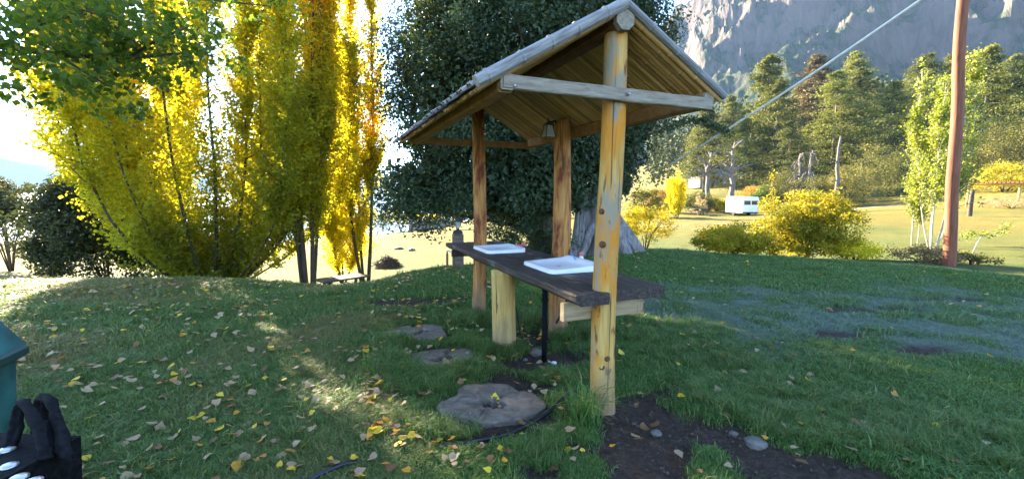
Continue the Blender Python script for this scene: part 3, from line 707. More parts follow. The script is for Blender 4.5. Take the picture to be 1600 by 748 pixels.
# small bottle behind the near sink
bp = loc2w(XL + .77, 1.12)
bt = thing('soap_bottle', 'small red and white soap bottle behind the near sink', 'bottle', (*bp, Z0 + CT))
MB().lathe([(.022, 0), (.024, .01), (.024, .07), (.014, .09)], (0, 0, 0), 12).build('bottle_body', M['white'], bt, True)
MB().lathe([(.026, .04), (.026, .065)], (0, 0, 0), 12).build('wrapper', M['red'], bt, True)
MB().lathe([(.015, .09), (.02, .10), (.018, .125), (.006, .135)], (0, 0, 0), 10).build('cap', M['red'], bt, True)
tb = MB().tube([(0, 0, 0), (-.05, .01, .085), (-.075, .015, .12)], [.005, .005, .004], 6).build('brush', M['blue_stick'], None, True)
tb.location = (bp[0] - .035, bp[1] - .035, Z0 + CT + .005); tag(tb, 'thin blue brush leaning beside the soap bottle', 'brush')
cp_ = loc2w(XL + .72, 2.62)
MBc = MB().lathe([(.05, 0), (.055, .02), (.05, .04), (.02, .055)], (0, 0, 0), 10).lathe([(.03, .02), (.035, .05), (.02, .07)], (.07, .03, 0), 9)
tag(MBc.build('sponge', M['red'], None, True, (*cp_, Z0 + CT)), 'crumpled pinkish cloth lying behind the far sink', 'cloth')

# ------------------------------------------------------------------ stepping slices of trunk
def slice_disc(label, px, py, rx, ry, rot, seed, hole):
    p = atz(px, py); n = 48; vs = []; fs = []; rr = np.random.default_rng(seed)
    th = np.linspace(0, 2 * PI, n, endpoint=False)
    wob = 1 + .38 * (fbm(np.cos(th) * 1.3 + seed, np.sin(th) * 1.3, 0, 3, seed) - .5) * 2 + .05 * np.sin(th * 3 + seed)
    prof = [(1.0, -.09), (1.0, .004), (.965, .018), (.8, .022), (.6, .026), (.44, .024), (hole * 1.12, .020), (hole, .014), (hole * .88, -.045), (hole * .3, -.05)]
    for r, z in prof:
        for k in range(n):
            kk = wob[k] if r > .3 else .8 + .4 * wob[(k * 3) % n] * (1 if r > .12 else .6)
            crack = -.02 if (k in (5, 6, 21, 33) and .4 < r < .98) else 0
            hk = (1.0 + .5 * math.sin(th[k] * 2 + seed) + .2 * math.sin(th[k] * 5)) if r < .3 else 1; oy = -.03 if r < .4 else 0
            vs.append((math.cos(th[k]) * r * rx * kk * hk, math.sin(th[k]) * r * ry * kk * hk * .8 + oy if r < .3 else math.sin(th[k]) * r * ry * kk, z + crack + (rr.random() - .5) * .006))
    for i in range(len(prof) - 1):
        for k in range(n): fs.append((i * n + k, i * n + (k + 1) % n, i * n + n + (k + 1) % n, i * n + n + k))
    fs.append(tuple(range(len(vs) - n, len(vs))))
    o = MB().add(vs, fs).build('stepping_slice', M['slice'], None, False, (p[0], p[1], gz(p[0], p[1]) + .02)); o.rotation_euler = (0, 0, rot)
    return tag(o, label, 'stepping stone', 'trunk slices set in the grass as steps')
slice_disc('largest grey trunk slice with a rotted hollow, nearest the camera', 764, 632, .38, .33, .2, 3, .26)
slice_disc('middle grey trunk slice half sunk in grass with a dark hollow', 690, 557, .33, .29, .6, 8, .25)
slice_disc('farthest grey trunk slice with a notched left edge, behind the other two', 652, 518, .34, .36, 1.2, 15, .2)

def stone(label, px, py, s, seed, mat=None, name='stone', flat=.6, group=None):
    p = atz(px, py); rr = np.random.default_rng(seed); vs = []; fs = []; n, k = 10, 6
    for i in range(k + 1):
        ph = PI * i / k
        for j in range(n):
            a = 2 * PI * j / n; d = np.array([math.sin(ph) * math.cos(a), math.sin(ph) * math.sin(a), math.cos(ph)])
            r = s * (.75 + .6 * fbm(d[0:1] * 1.4 + seed, d[1:2] * 1.4, d[2:3] * 1.4, 2, seed)[0]); vs.append((d[0] * r, d[1] * r, d[2] * r * flat))
    for i in range(k):
        for j in range(n): fs.append((i * n + j, i * n + n + j, i * n + n + (j + 1) % n, i * n + (j + 1) % n))
    o = MB().add(vs, fs).build(name, mat or M['stone'], None, False, (p[0], p[1], gz(p[0], p[1]) + s * flat * .25)); o.rotation_euler = (0, 0, seed)
    return tag(o, label, 'stone', group)
stone('dark rough lump of earthy stone just right of the largest trunk slice', 815, 628, .14, 4, M['slice'], flat=.3)
stone('grey stone at the foot of the black drain pipe', 838, 545, .07, 5)
stone('small pale stone right of the drain pipe', 866, 557, .028, 6, M['white'])
stone('small pale stone left of the drain pipe', 821, 553, .026, 7)
stone('small round stone half buried in the dark soil', 1025, 672, .038, 9)
stone('small flat pebble on the dark soil right of the front post', 1032, 590, .022, 10)
stone('grey flat stone at the right edge of the bare soil', 1180, 690, .07, 12, flat=.4)
stone('pale pebble beside the grass strip in the soil', 1147, 674, .03, 13)

# bins at the bottom left corner
bq = at(-8, 690, 1.55); gb = thing('green_bin', 'teal green plastic bin with dark lid at the left edge', 'bin', (bq[0] - .43, bq[1] + .05, gz(bq[0], bq[1])), .35)
MB().add([(-.2, -.2, 0), (.2, -.2, 0), (.2, .2, 0), (-.2, .2, 0), (-.235, -.235, .86), (.235, -.235, .86), (.235, .235, .86), (-.235, .235, .86)],
         [(3, 2, 1, 0), (0, 1, 5, 4), (1, 2, 6, 5), (2, 3, 7, 6), (3, 0, 4, 7), (4, 5, 6, 7)]).build('bin_body', M['teal'], gb)
MB().box((0, 0, .885), (.54, .54, .05), None, .012).build('rim', M['dark_teal'], gb)
MB().add([(-.26, -.26, .91), (.26, -.26, .91), (.26, .26, .91), (-.26, .26, .91), (-.2, -.16, 1.03), (.2, -.16, 1.03), (.2, .2, 1.06), (-.2, .2, 1.06)],
         [(0, 1, 5, 4), (1, 2, 6, 5), (2, 3, 7, 6), (3, 0, 4, 7), (4, 5, 6, 7), (3, 2, 1, 0)]).build('lid', M['teal'], gb)
KZ = .97
kq = at(40, 720, 1.06); kb = thing('black_crate', 'black moulded plastic crate with raised handle and pale studs, bottom left corner', 'crate', (kq[0], kq[1], gz(kq[0], kq[1])))
kl = np.array(kb.location); K_ = lambda px, py, d: tuple(at(px, py, d) - kl)
xr = at(104, 706, 1.08)[0] - kl[0]; kh = KZ - kl[2]
MB().add([(-.40, -.20, 0), (xr - .04, -.20, 0), (xr - .04, .05, 0), (-.40, .07, 0), (-.42, -.24, kh), (xr, -.24, kh), (xr, .06, kh), (-.42, .09, kh)],
         [(3, 2, 1, 0), (0, 1, 5, 4), (1, 2, 6, 5), (2, 3, 7, 6), (3, 0, 4, 7), (4, 5, 6, 7)]).build('crate_body', M['black_plastic'], kb)
def strap(pts, side, w, th, name):
    vs = []; fs = []; q_ = Vector(side).normalized(); pts = [Vector(p) for p in pts]; rr = np.random.default_rng(3)
    n = 26; fine = []
    for j in range(n + 1):
        t = j / n * (len(pts) - 1); i = min(int(t), len(pts) - 2); f = t - i; fine.append(pts[i].lerp(pts[i + 1], f) + Vector(rr.normal(size=3) * .0012))
    for i, p in enumerate(fine):
        tg = (fine[min(i + 1, n)] - fine[max(i - 1, 0)]).normalized(); nn = tg.cross(q_).normalized(); k = 1 + .12 * math.sin(i * .9)
        for a, c_ in ((-1, -.5), (-.9, .6), (-.55, .9), (-.2, .35), (.2, .35), (.55, .95), (.9, .6), (1, -.5), (0, -.8)): vs.append(p + q_ * a * w / 2 * k + nn * c_ * th / 2)
    m_ = 9
    for i in range(n):
        for k in range(m_): fs.append((i * m_ + k, i * m_ + (k + 1) % m_, i * m_ + m_ + (k + 1) % m_, i * m_ + m_ + k))
    fs += [tuple(range(m_))[::-1], tuple(range(len(vs) - m_, len(vs)))]
    return MB().add(vs, fs).build(name, M['black_plastic'], kb, True)
strap([K_(104, 716, 1.04), K_(101, 700, 1.05), K_(96, 676, 1.09), K_(88, 648, 1.14), K_(79, 626, 1.18), K_(70, 619, 1.21), K_(64, 640, 1.23), K_(62, 690, 1.22)], (1, -.25, -.1), .052, .03, 'handle')
strap([K_(72, 716, 1.02), K_(68, 700, 1.03), K_(60, 672, 1.07), K_(48, 642, 1.11), K_(36, 627, 1.14), K_(30, 640, 1.13), K_(24, 668, 1.10), K_(16, 700, 1.06)], (.8, .5, 0), .026, .018, 'handle')
MB().add([K_(72, 712, 1.03), K_(104, 714, 1.045), K_(98, 684, 1.09), K_(64, 682, 1.07), K_(86, 655, 1.13), K_(54, 656, 1.10)], [(0, 1, 2, 3), (3, 2, 4, 5)]).build('handle_web', M['black_plastic'], kb)
for (px, py) in ((10, 703), (14, 728), (30, 746), (52, 752), (-14, 712)):
    p = atz(px, py, KZ) - kl; MB().lathe([(.017, -.001), (.017, .003), (.010, .006), (.002, .0065)], (p[0], p[1], kh), 14).build('stud', M['metal'], kb, True)

# ------------------------------------------------------------------ foliage builders
def unit(v): return v / (np.linalg.norm(v, axis=-1, keepdims=True) + 1e-9)
class Crown:
    def __init__(s, seed): s.r = np.random.default_rng(seed); s.V = []; s.H = []; s.n = 0
    def leaves(s, P, size, hue, outward=None, bias=.6, wide=.62, axis=None, abias=.0, fold=.12):
        n = len(P); r = s.r
        nrm = unit(r.normal(size=(n, 3)))
        if outward is not None: nrm = unit(nrm + unit(outward) * bias)
        a = r.normal(size=(n, 3))
        if axis is not None: a = unit(a) + np.asarray(axis) * abias
        a = unit(a - nrm * (a * nrm).sum(1, keepdims=True)); b = np.cross(nrm, a)
        sz = (np.broadcast_to(size, n) * r.uniform(.65, 1.3, n))[:, None]
        v = np.stack([P, P + a * sz * .45 + b * sz * wide * .5 + nrm * sz * fold, P + a * sz, P + a * sz * .45 - b * sz * wide * .5 + nrm * sz * fold], 1)
        s.V.append(v.reshape(-1, 3)); s.H.append(np.repeat(np.clip(np.broadcast_to(hue, n), 0, 1), 4)); s.n += n; return s
    def mesh(s, name):
        V = np.concatenate(s.V); f = np.arange(len(V)).reshape(-1, 4)
        return mesh_np(name, V, f, False, {'hue': np.concatenate(s.H)})
def along(paths, k, t):
    """points on polylines: paths (m,p,3), index k, parameter t in 0..1"""
    p = paths.shape[1] - 1; q = np.clip(t, 0, .9999) * p; i = q.astype(int); f = (q - i)[:, None]
    return paths[k, i] * (1 - f) + paths[k, i + 1] * f
def huef(P, c, amp, sc, rnd, r, seed=3):
    return c + amp * 2.2 * (fbm(P[:, 0] * sc + 50, P[:, 1] * sc + 50, P[:, 2] * sc + 50, 3, seed) - .5) + r.normal(size=len(P)) * rnd
def branch_mesh(paths, r0, r1, n=6, step=1):
    mb = MB()
    for i, p in enumerate(paths):
        a = r0[i] if np.ndim(r0) else r0; c = r1[i] if np.ndim(r1) else r1
        m_ = len(p); mb.tube(p[::step], np.linspace(a, c, len(p[::step])), n, jitter=.12, seed=i)
    return mb

def fastigiate(name, label, cat_group, px, d, H, nstem, reach, spread0, t0, ntw, nleaf, size, mat, hc, hamp, seed, bark=None, r0=.09, twl=1.1, upw=1.1, base_z=None, hue_h=0.0, power=1.6, sidehue=None, dirs=None, side=None):
    """poplar-like tree: upright stems from one base, ascending twigs, leaves along the twigs"""
    r = np.random.default_rng(seed); bp = at(px, 300, d); z0 = gz(bp[0], bp[1])
    root = thing(name, label, 'tree', (bp[0], bp[1], z0), 0, cat_group)
    az = np.linspace(0, 2 * PI, nstem, endpoint=False) + r.uniform(-.35, .35, nstem) if dirs is None else np.array(dirs)
    rc = reach * np.sqrt(r.uniform(.12, 1, nstem)); hh = H * r.uniform(.78, 1.05, nstem) * (1 - .18 * (rc / max(reach, 1e-6)) ** 2)
    if nstem == 1: rc[:] = reach * .2
    t = np.linspace(0, 1, 15)
    paths = np.zeros((nstem, 15, 3))
    for k in range(nstem):
        h = spread0 * r.uniform(.4, 1) + rc[k] * (1 - (1 - t) ** power); wob = np.cumsum(r.normal(size=(15, 2)) * .035, 0) * (t[:, None])
        paths[k] = np.stack([math.cos(az[k]) * h + wob[:, 0], math.sin(az[k]) * h + wob[:, 1], -.1 + hh[k] * t ** 1.08], 1)
    branch_mesh(paths, r0 * r.uniform(.6, 1.15, nstem) * (1.15 - .75 * rc / max(reach, 1e-6)), .010, 7).build('trunk', bark or M['bark'], root, True)
    K = np.repeat(np.arange(nstem), ntw); tt = r.uniform(t0, 1, len(K)) ** .9
    O = along(paths, K, tt); a = r.uniform(0, 2 * PI, len(K)); L = twl * (1.15 - .75 * tt) * r.uniform(.5, 1.25, len(K))
    D = unit(np.stack([np.cos(a), np.sin(a), np.full(len(K), upw) + r.normal(size=len(K)) * .35], 1))
    tw = np.stack([O + D * (L * q)[:, None] + np.array([0, 0, .10]) * q * q for q in (0, .35, .7, 1)], 1)
    br = MB(); sel = r.permutation(len(K))[:min(len(K), 260)]
    for j in sel: br.tube(tw[j], [.016, .011, .007, .003], 4, cap=False)
    tag(br.build('branches', bark or M['bark'], root, True), kind='stuff')
    wt = .5 + smoothstep(.38, .62, fbm(O[:, 0] * .9 + seed, O[:, 1] * .9, O[:, 2] * .9, 2, seed)); kk = r.choice(len(K), nleaf, p=wt / wt.sum()); ss = r.uniform(0, 1, nleaf); P = along(tw, kk, ss) + r.normal(size=(nleaf, 3)) * .065
    hue = huef(P + np.array([bp[0], bp[1], 0]), hc, hamp, .55, .09, r, seed) + hue_h * (P[:, 2] / H - .45)
    if sidehue: hue = hue + sidehue * np.clip(-P[:, 0] / max(reach, .5), -1, 1) * .5
    cr = Crown(seed); cr.leaves(P, size, hue, outward=np.array([0, 0, 1.0]) + P * .0, bias=.1, wide=.8)
    link('crown', cr.mesh('crown'), mat, root)
    return root
def clump_cloud(r, n, radii, shell=.55, zmin=-1, seed=1):
    d = unit(r.normal(size=(n * 3, 3))); d = d[d[:, 2] > zmin][:n]
    q = (shell + (1 - shell) * r.random(len(d)))
    q = q * (.72 + .56 * fbm(d[:, 0] * 1.6 + 9, d[:, 1] * 1.6 + 9, d[:, 2] * 1.6 + 9, 2, seed))
    return d * q[:, None] * np.array(radii), d
def bushy(cr, r, centers, dirs, crad, nper, size, hc, hamp, seed, bias=.8, wide=.6, flat=.7, axis=None, abias=0, hrad=.0):
    n = len(centers) * nper; k = np.repeat(np.arange(len(centers)), nper)
    off = unit(r.normal(size=(n, 3))) * (r.random(n) ** .45)[:, None]
    cr_ = np.broadcast_to(crad, len(centers))[k][:, None] * np.array([1, 1, flat])
    P = centers[k] + off * cr_
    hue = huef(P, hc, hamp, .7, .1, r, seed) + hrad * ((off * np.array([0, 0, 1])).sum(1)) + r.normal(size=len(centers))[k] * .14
    cr.leaves(P, size, hue, outward=off + dirs[k] * .8 + np.array([0, 0, .35]), bias=bias, wide=wide, axis=axis, abias=abias)

# ------------------------------------------------------------------ trees on the left
fastigiate('poplar_tree', 'huge many-stemmed poplar in yellow and olive autumn leaf, left of centre', None, 325, 12.6, 11.5, 24, 3.7, .25, .02, 170, 265000, .079, M['poplar'], .41, .34, 4, r0=.065, twl=1.25, upw=.95, hue_h=.5, power=4.2, sidehue=.22)
fastigiate('poplar_tree', 'two-trunked poplar with golden upper crown behind the wooden bench', None, 478, 13.2, 13.0, 4, .75, .27, .12, 190, 95000, .070, M['poplar'], .56, .32, 9, r0=.15, twl=1.55, upw=2.0, hue_h=.85, power=1.0, dirs=[.2, 2.9, -.5, 3.6])
fastigiate('poplar_tree', 'slim poplar with bright lemon yellow lower leaves, between bench and evergreen', None, 532, 16.5, 6.4, 3, 1.05, .06, .10, 110, 40000, .078, M['lime'], .55, .3, 14, r0=.10, twl=1.0, upw=1.2, hue_h=-.1)
fastigiate('poplar_tree', 'tall slim poplar with golden top rising behind the two-trunked poplar', None, 566, 16.5, 13.0, 3, 1.2, .15, .25, 130, 42000, .085, M['poplar'], .55, .36, 19, r0=.13, twl=1.3, upw=1.8, hue_h=.25)
fastigiate('poplar_tree', 'tall poplar massed behind the left side of the many-stemmed poplar', None, 250, 19, 13.5, 6, 2.2, .4, .1, 110, 50000, .12, M['poplar'], .5, .36, 29, r0=.12, twl=1.4, upw=1.6, hue_h=.2)
#fastigiate('poplar_tree', 'olive green poplar filling the gap behind the two-trunked poplar', None, 405, 17.5, 12.5, 5, 1.8, .4, .08, 110, 48000, .10, M['poplar'], .36, .3, 37, r0=.12, twl=1.4, upw=1.5, hue_h=.4)

def bush_thing(name, label, cat, px, d, w, h, n_c, nper, size, mat, hc, hamp, seed, crad=.3, group=None, stems=5, bark=None, shell=.5, zmin=-.25, axis=None, abias=0, wide=.6, stem_r=.03, lift=0.0, bias=.8, depth=1.0):
    r = np.random.default_rng(seed); bp = at(px, 300, d); z0 = gz(bp[0], bp[1])
    root = thing(name, label, cat, (bp[0], bp[1], z0), r.uniform(0, 6) if depth == 1 else 0, group)
    cs, ds = clump_cloud(r, n_c, (w / 2, w / 2 * depth, h * .55), shell, zmin, seed); cs[:, 2] += h * .45 + lift
    cr = Crown(seed); bushy(cr, r, cs, ds, crad * w / 2 * r.uniform(.6, 1.2, len(cs)), nper, size, hc, hamp, seed, axis=axis, abias=abias, wide=wide, bias=bias)
    mb = MB(); sel = r.permutation(len(cs))[:stems]
    for i in sel:
        c = cs[i]; mb.tube([(c[0] * .05, c[1] * .05, -.1), (c[0] * .3, c[1] * .3, c[2] * .45), c], [stem_r, stem_r * .7, stem_r * .25], 6, jitter=.1)
    mb.build('trunk', bark or M['bark'], root, True)
    link('crown', cr.mesh('crown'), mat, root); return root
bush_thing('evergreen_shrub', 'dark dense evergreen shrub under the left side of the big poplar', 'shrub', 158, 14.5, 3.7, 4.1, 260, 170, .105, M['dark_shrub'], .6, .3, 41, .28, zmin=-.7, shell=.35)
bush_thing('willow_tree', 'small grey green tree at the left edge against the lake', 'tree', 6, 19.5, 3.4, 3.9, 150, 130, .10, M['dark_shrub'], .85, .25, 43, .22, stems=14, stem_r=.03, shell=.3, lift=.5)
for i, (px, d, w, h, mt, hc, lab) in enumerate([(92, 30, 2.8, 1.4, 'yellow_shrub', .6, 'low yellow shrub by the lake, between grey green tree and dark shrub'), (40, 27, 2.6, 1.2, 'shrub', .5, 'low olive shrub behind the grey green tree at the left edge')]):
    bush_thing('low_shrub', lab, 'shrub', px, d, w, h, 50, 60, .09, M[mt], hc, .3, 60 + i, .35)
for i, (px, d, w, h, mt, lab) in enumerate([(585, 46, 5.0, 2.4, 'shrub', 'olive shrub left of the row beyond the lower lawn'), (625, 50, 4.0, 3.2, 'yellow_shrub', 'yellow shrub second from left beyond the lower lawn'), (660, 52, 3.6, 3.4, 'lime', 'bright yellow shrub behind the fallen grey log'),
        (700, 60, 6.0, 2.4, 'orange_shrub', 'rusty orange shrub right of the fallen grey log'), (735, 62, 5.0, 2.4, 'yellow_shrub', 'yellow shrub behind the lantern post'), (790, 60, 5.0, 3.0, 'orange_shrub', 'orange shrub seen under the evergreen crown'), (520, 44, 5.0, 2.0, 'shrub', 'low olive shrub far behind the wooden bench'), (845, 55, 4.0, 3.0, 'shrub', 'olive shrub far behind the counter')]):
    bush_thing('shore_shrub', lab, 'shrub', px, d, w, h, 45, 60, .16, M[mt], .5, .3, 70 + i, .35, 'shrubs beyond the lower lawn')

# the big evergreen behind the shelter
r = np.random.default_rng(77); ep = at(845, 300, 14.2); ez = gz(ep[0], ep[1])
ev = thing('evergreen_tree', 'large dark evergreen tree with dense drooping crown behind the shelter', 'tree', (ep[0], ep[1], ez))
cs, ds = clump_cloud(r, 600, (4.95, 4.4, 5.8), .62, -.62, 7); cs[:, 2] += 5.0
cs = cs[~((cs[:, 2] < 2.2) & (cs[:, 0] > 1.3)) & (cs[:, 2] > 1.5)]; ds = ds[:len(cs)]
cs[:, 0] *= np.where(cs[:, 0] > 0, .72, 1); ds = unit(cs - np.array([0, 0, 5.0]))
low = np.stack([r.uniform(-4.3, .9, 70), r.uniform(-3.0, 2.4, 70), r.uniform(1.3, 2.4, 70)], 1); cs = np.concatenate([cs, low]); ds = np.concatenate([ds, np.tile([0, -.3, -.5], (70, 1))])
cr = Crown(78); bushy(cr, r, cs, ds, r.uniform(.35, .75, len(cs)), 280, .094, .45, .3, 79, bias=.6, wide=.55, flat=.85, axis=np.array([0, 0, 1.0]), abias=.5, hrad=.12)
fill = unit(r.normal(size=(46000, 3))) * (r.random(46000) ** .36)[:, None] * np.array([4.4, 3.8, 5.1]) + np.array([0, 0, 5.1])
fill = np.concatenate([fill, np.stack([r.uniform(-4.2, 1.0, 9000), r.uniform(-2.6, 2.4, 9000), r.uniform(1.6, 2.8, 9000)], 1)])
fill[:, 0] *= np.where(fill[:, 0] > 0, .76, 1); fill = fill[(fill[:, 2] > np.where(fill[:, 0] > 1.2, 2.0, 1.6))]; cr.leaves(fill, .18, .25 + r.normal(size=len(fill)) * .15, wide=.7)
skirt = np.stack([r.uniform(-1.6, .75, 60), r.uniform(-2.2, 2.0, 60), r.uniform(.25, 1.7, 60)], 1); bushy(cr, r, skirt, np.tile([0, -.4, 0], (60, 1)), r.uniform(.25, .5, 60), 150, .088, .4, .3, 82, bias=.5, wide=.55)
# loose sprays breaking the outline
sp, sd_ = clump_cloud(r, 150, (5.4, 4.8, 6.3), .93, -.2, 8); sp[:, 0] *= np.where(sp[:, 0] > 0, .72, 1); sp[:, 2] += 5.0
bushy(cr, r, sp, sd_, .30, 60, .08, .6, .2, 80, bias=.3, wide=.5, flat=1.3, axis=np.array([0, 0, 1.0]), abias=.6)
# arching spray hanging out to the right of the roof
arc = np.stack([np.linspace(3.0, 4.6, 30), np.full(30, -2.6), 3.7 - .2 * np.linspace(0, 1, 30) ** 2 + .25 * np.sin(np.linspace(0, 3, 30))], 1)
bushy(cr, r, arc, np.tile([0, -1, .2], (30, 1)), .16, 22, .10, .35, .2, 81, wide=.4)
mb = MB(); mb.tube([(0, 0, -.2), (.05, 0, 1), (-.1, .1, 3), (.1, .1, 6), (.1, 0, 9.5)], [.42, .34, .28, .18, .05], 12, jitter=.1)
for i in range(60):
    c = cs[r.integers(len(cs))]; s0 = Vector((0, 0, max(.8, c[2] * .55))); mb.tube([s0, (c[0] * .5, c[1] * .5, s0.z * .45 + c[2] * .55), c], [.07, .045, .012], 6, jitter=.1)
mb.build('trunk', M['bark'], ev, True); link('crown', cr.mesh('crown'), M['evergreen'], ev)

# dead stump in front of it
sp_ = at(945, 393, 12.2); st = thing('dead_stump', 'weathered grey hollow stump with flared root behind the front post', 'stump', (sp_[0], sp_[1], gz(sp_[0], sp_[1])))
def slab_trunk(base_c, r0, h, lean, seed, flare, n=40, rings=22, sq=1.0):
    vs = []; fs = []
    for i in range(rings + 1):
        t = i / rings
        for k in range(n):
            a = 2 * PI * k / n; ridge_ = 1 + .48 * (fbm(np.array([math.cos(a) * 2.2 + seed]), np.array([math.sin(a) * 2.2]), np.array([t * .8]), 3, seed)[0] - .5) * 2
            rad = r0 * ridge_ * (1 + flare * math.exp(-t * 5.0) * (1 + .5 * math.sin(a * 3 + seed))) * (1 - .25 * t)
            top = (.16 * (fbm(np.array([a * 2.]), np.array([seed * 1.]), 0, 3, seed)[0] - .5) if i == rings else 0)
            vs.append((base_c[0] + lean[0] * t + math.cos(a) * rad, base_c[1] + lean[1] * t + math.sin(a) * rad * sq, h * (t + top) - .1 * (i == 0)))
    for i in range(rings):
        for k in range(n): fs.append((i * n + k, i * n + (k + 1) % n, i * n + n + (k + 1) % n, i * n + n + k))
    fs.append(tuple(range(rings * n, rings * n + n))); return MB().add(vs, fs)
slab_trunk((-.62, .1), .24, 1.65, (.05, .1), 3, .35).build('trunk_piece', M['deadwood'], st)
slab_trunk((-.15, .0), .30, 1.85, (-.02, .1), 5, .4).build('trunk_piece', M['deadwood'], st)
slab_trunk((.30, .15), .26, 1.5, (-.25, .1), 8, .9).build('trunk_piece', M['deadwood'], st)
mb = MB()
for (x0, x1, y1, w) in ((.2, .95, -.25, .22), (.1, .55, -.5, .17), (-.3, -.7, -.35, .13)):
    mb.tube([(x0 * .6, 0, 1.15), (x0 + (x1 - x0) * .35, y1 * .4, .62), (x0 + (x1 - x0) * .75, y1 * .8, .2), (x1, y1, -.02), (x1 + .15, y1 * 1.15, -.12)], [w * .75, w, w * .9, w * .65, w * .3], 10, jitter=.22, seed=int(x1 * 100) % 99)
mb.build('root', M['deadwood'], st)
bush_thing('drooping_bush', 'yellow green drooping bush beside the dead stump', 'shrub', 1010, 16.0, 2.2, 1.7, 60, 110, .085, M['yellow_shrub'], .55, .3, 91, .3, axis=np.array([0, 0, -1.0]), abias=.8, wide=.35)

# the tree whose boughs hang into the top left corner
r = np.random.default_rng(101); op = np.array([-7.6, 3.4]); oz = gz(*op)
ot = thing('overhanging_tree', 'broad green leafed tree whose bough hangs across the top left corner', 'tree', (op[0], op[1], oz))
mb = MB(); mb.tube([(0, 0, -.2), (0, 0, 1.5), (.1, .1, 3.2), (.1, .2, 6.0), (0, .3, 9)], [.30, .24, .20, .13, .04], 12, jitter=.1)
def W(px, py, d): p = at(px, py, d); return np.array([p[0] - op[0], p[1] - op[1], p[2] - oz])
limbs = [[np.array([.05, .1, 2.6]), W(-160, 62, 4.6), W(0, 72, 4.7), W(90, 86, 4.8), W(200, 90, 5.0), W(280, 84, 5.3), W(345, 70, 5.7)],
         [np.array([.05, .1, 3.2]), W(-150, -40, 5.0), W(60, -30, 5.2), W(200, -8, 5.4), W(330, 0, 5.8), W(420, 10, 6.2)],
         [np.array([.05, .1, 3.4]), W(-150, -180, 4.6), W(100, -150, 4.8), W(300, -100, 5.2), W(450, -60, 5.8)],
         [np.array([.0, .1, 2.8]), W(-220, 60, 4.0), W(-80, 60, 4.0), W(10, 95, 4.1)],
         [W(90, 86, 4.8), W(130, 112, 4.75), W(170, 135, 4.7)], [W(200, 90, 5.0), W(250, 60, 5.0), W(300, 40, 5.1)], [W(0, 72, 4.7), W(60, 40, 4.6), W(130, 20, 4.6)], [W(60, -30, 5.2), W(110, 10, 5.1), W(190, 35, 5.0)]]
tips = []
for i, L in enumerate(limbs):
    mb.tube(L, np.linspace(.05 if i < 4 else .016, .006, len(L)), 7, jitter=.1, seed=i)
    P = np.array(L); tips.append(np.stack([along(P[None], np.zeros(60, int), np.linspace(.3 if i < 4 else .1, 1, 60))], 0)[0])
mb.build('trunk', M['bark'], ot, True)
cr = Crown(102); T = np.concatenate(tips)
twc = T[r.integers(0, len(T), 330)] + r.normal(size=(330, 3)) * np.array([.28, .32, .20]) + np.array([0, 0, .05])
bushy(cr, r, twc, np.tile([0, 0, 1.0], (330, 1)), .17, 18, .072, .50, .28, 103, bias=.5, wide=.85, axis=np.array([0, 0, -1.0]), abias=.5)
cs, ds = clump_cloud(r, 80, (3.2, 2.6, 2.8), .5, -.4, 9); cs += np.array([-.6, -.3, 6.2])
bushy(cr, r, cs, ds, .6, 110, .10, .45, .28, 104, wide=.85)
link('crown', cr.mesh('crown'), M['green_leaf'], ot)

# ------------------------------------------------------------------ right middle ground
bush_thing('yellow_bush', 'low yellow green bush in front of the caravan, left lobe of the big bush', 'shrub', 1150, 12.9, 2.5, .80, 140, 120, .066, M['yellow_shrub'], .6, .35, 118, .24, stems=20, shell=.2, zmin=-.9, stem_r=.02, depth=.8, axis=np.array([0, 0, 1.0]), abias=.5)
bush_thing('yellow_bush', 'large yellow green bush at the lawn edge left of the wooden pole', 'shrub', 1264, 13.2, 3.0, 2.0, 270, 150, .066, M['yellow_shrub'], .48, .35, 111, .2, stems=30, shell=.25, zmin=-.9, stem_r=.02, depth=.7, axis=np.array([0, 0, 1.0]), abias=.4)
r = np.random.default_rng(112)
for i, (px, py, d, lab) in enumerate([(1207, 262, 13, 'tallest upright leafy shoot above the left of the yellow bush'), (1275, 292, 12.8, 'leafy shoot sticking out right of the yellow bush top')]):
    b0 = at(px, 330, d); tp = at(px + (0 if i == 0 else 35), py, d); root = thing('leafy_shoot', lab, 'plant', (b0[0], b0[1], gz(b0[0], b0[1])))
    ht = tp[2] - root.location.z; dx = tp[0] - b0[0]; P = np.array([(dx * (t ** 2), 0, ht * t) for t in np.linspace(0, 1, 12)])
    MB().tube(P, np.linspace(.012, .003, 12), 5).build('stem', M['bark'], root, True)
    q = along(P[None], np.zeros(140, int), r.uniform(.45, 1, 140)) + r.normal(size=(140, 3)) * .06; c = Crown(113 + i); c.leaves(q, .075, .5 + r.normal(size=140) * .2, wide=.6); link('leaves', c.mesh('leaves'), M['yellow_shrub'], root)
bush_thing('golden_shrub', 'low golden shrub right of the yellow bush', 'shrub', 1345, 12.6, 1.3, .55, 50, 60, .05, M['lime'], .35, .3, 115, .35, zmin=-.6)
bush_thing('weed_clump', 'straggly dry weeds at the foot of the wooden pole', 'plant', 1455, 11.6, 1.5, .42, 50, 45, .055, M['dry'], .35, .35, 116, .3, zmin=-.3)
bush_thing('weed_clump', 'green brown weeds just right of the wooden pole', 'plant', 1530, 11.4, 1.0, .25, 30, 40, .05, M['shrub'], .5, .35, 117, .3, zmin=-.3)
fastigiate('young_tree', 'young pale-stemmed tree with light green leaves left of the wooden pole', None, 1465, 16.5, 6.9, 5, 1.15, .15, .22, 75, 12500, .085, M['young'], .5, .3, 121, bark=M['young_bark'], r0=.055, twl=.95, upw=1.2, power=2.0)
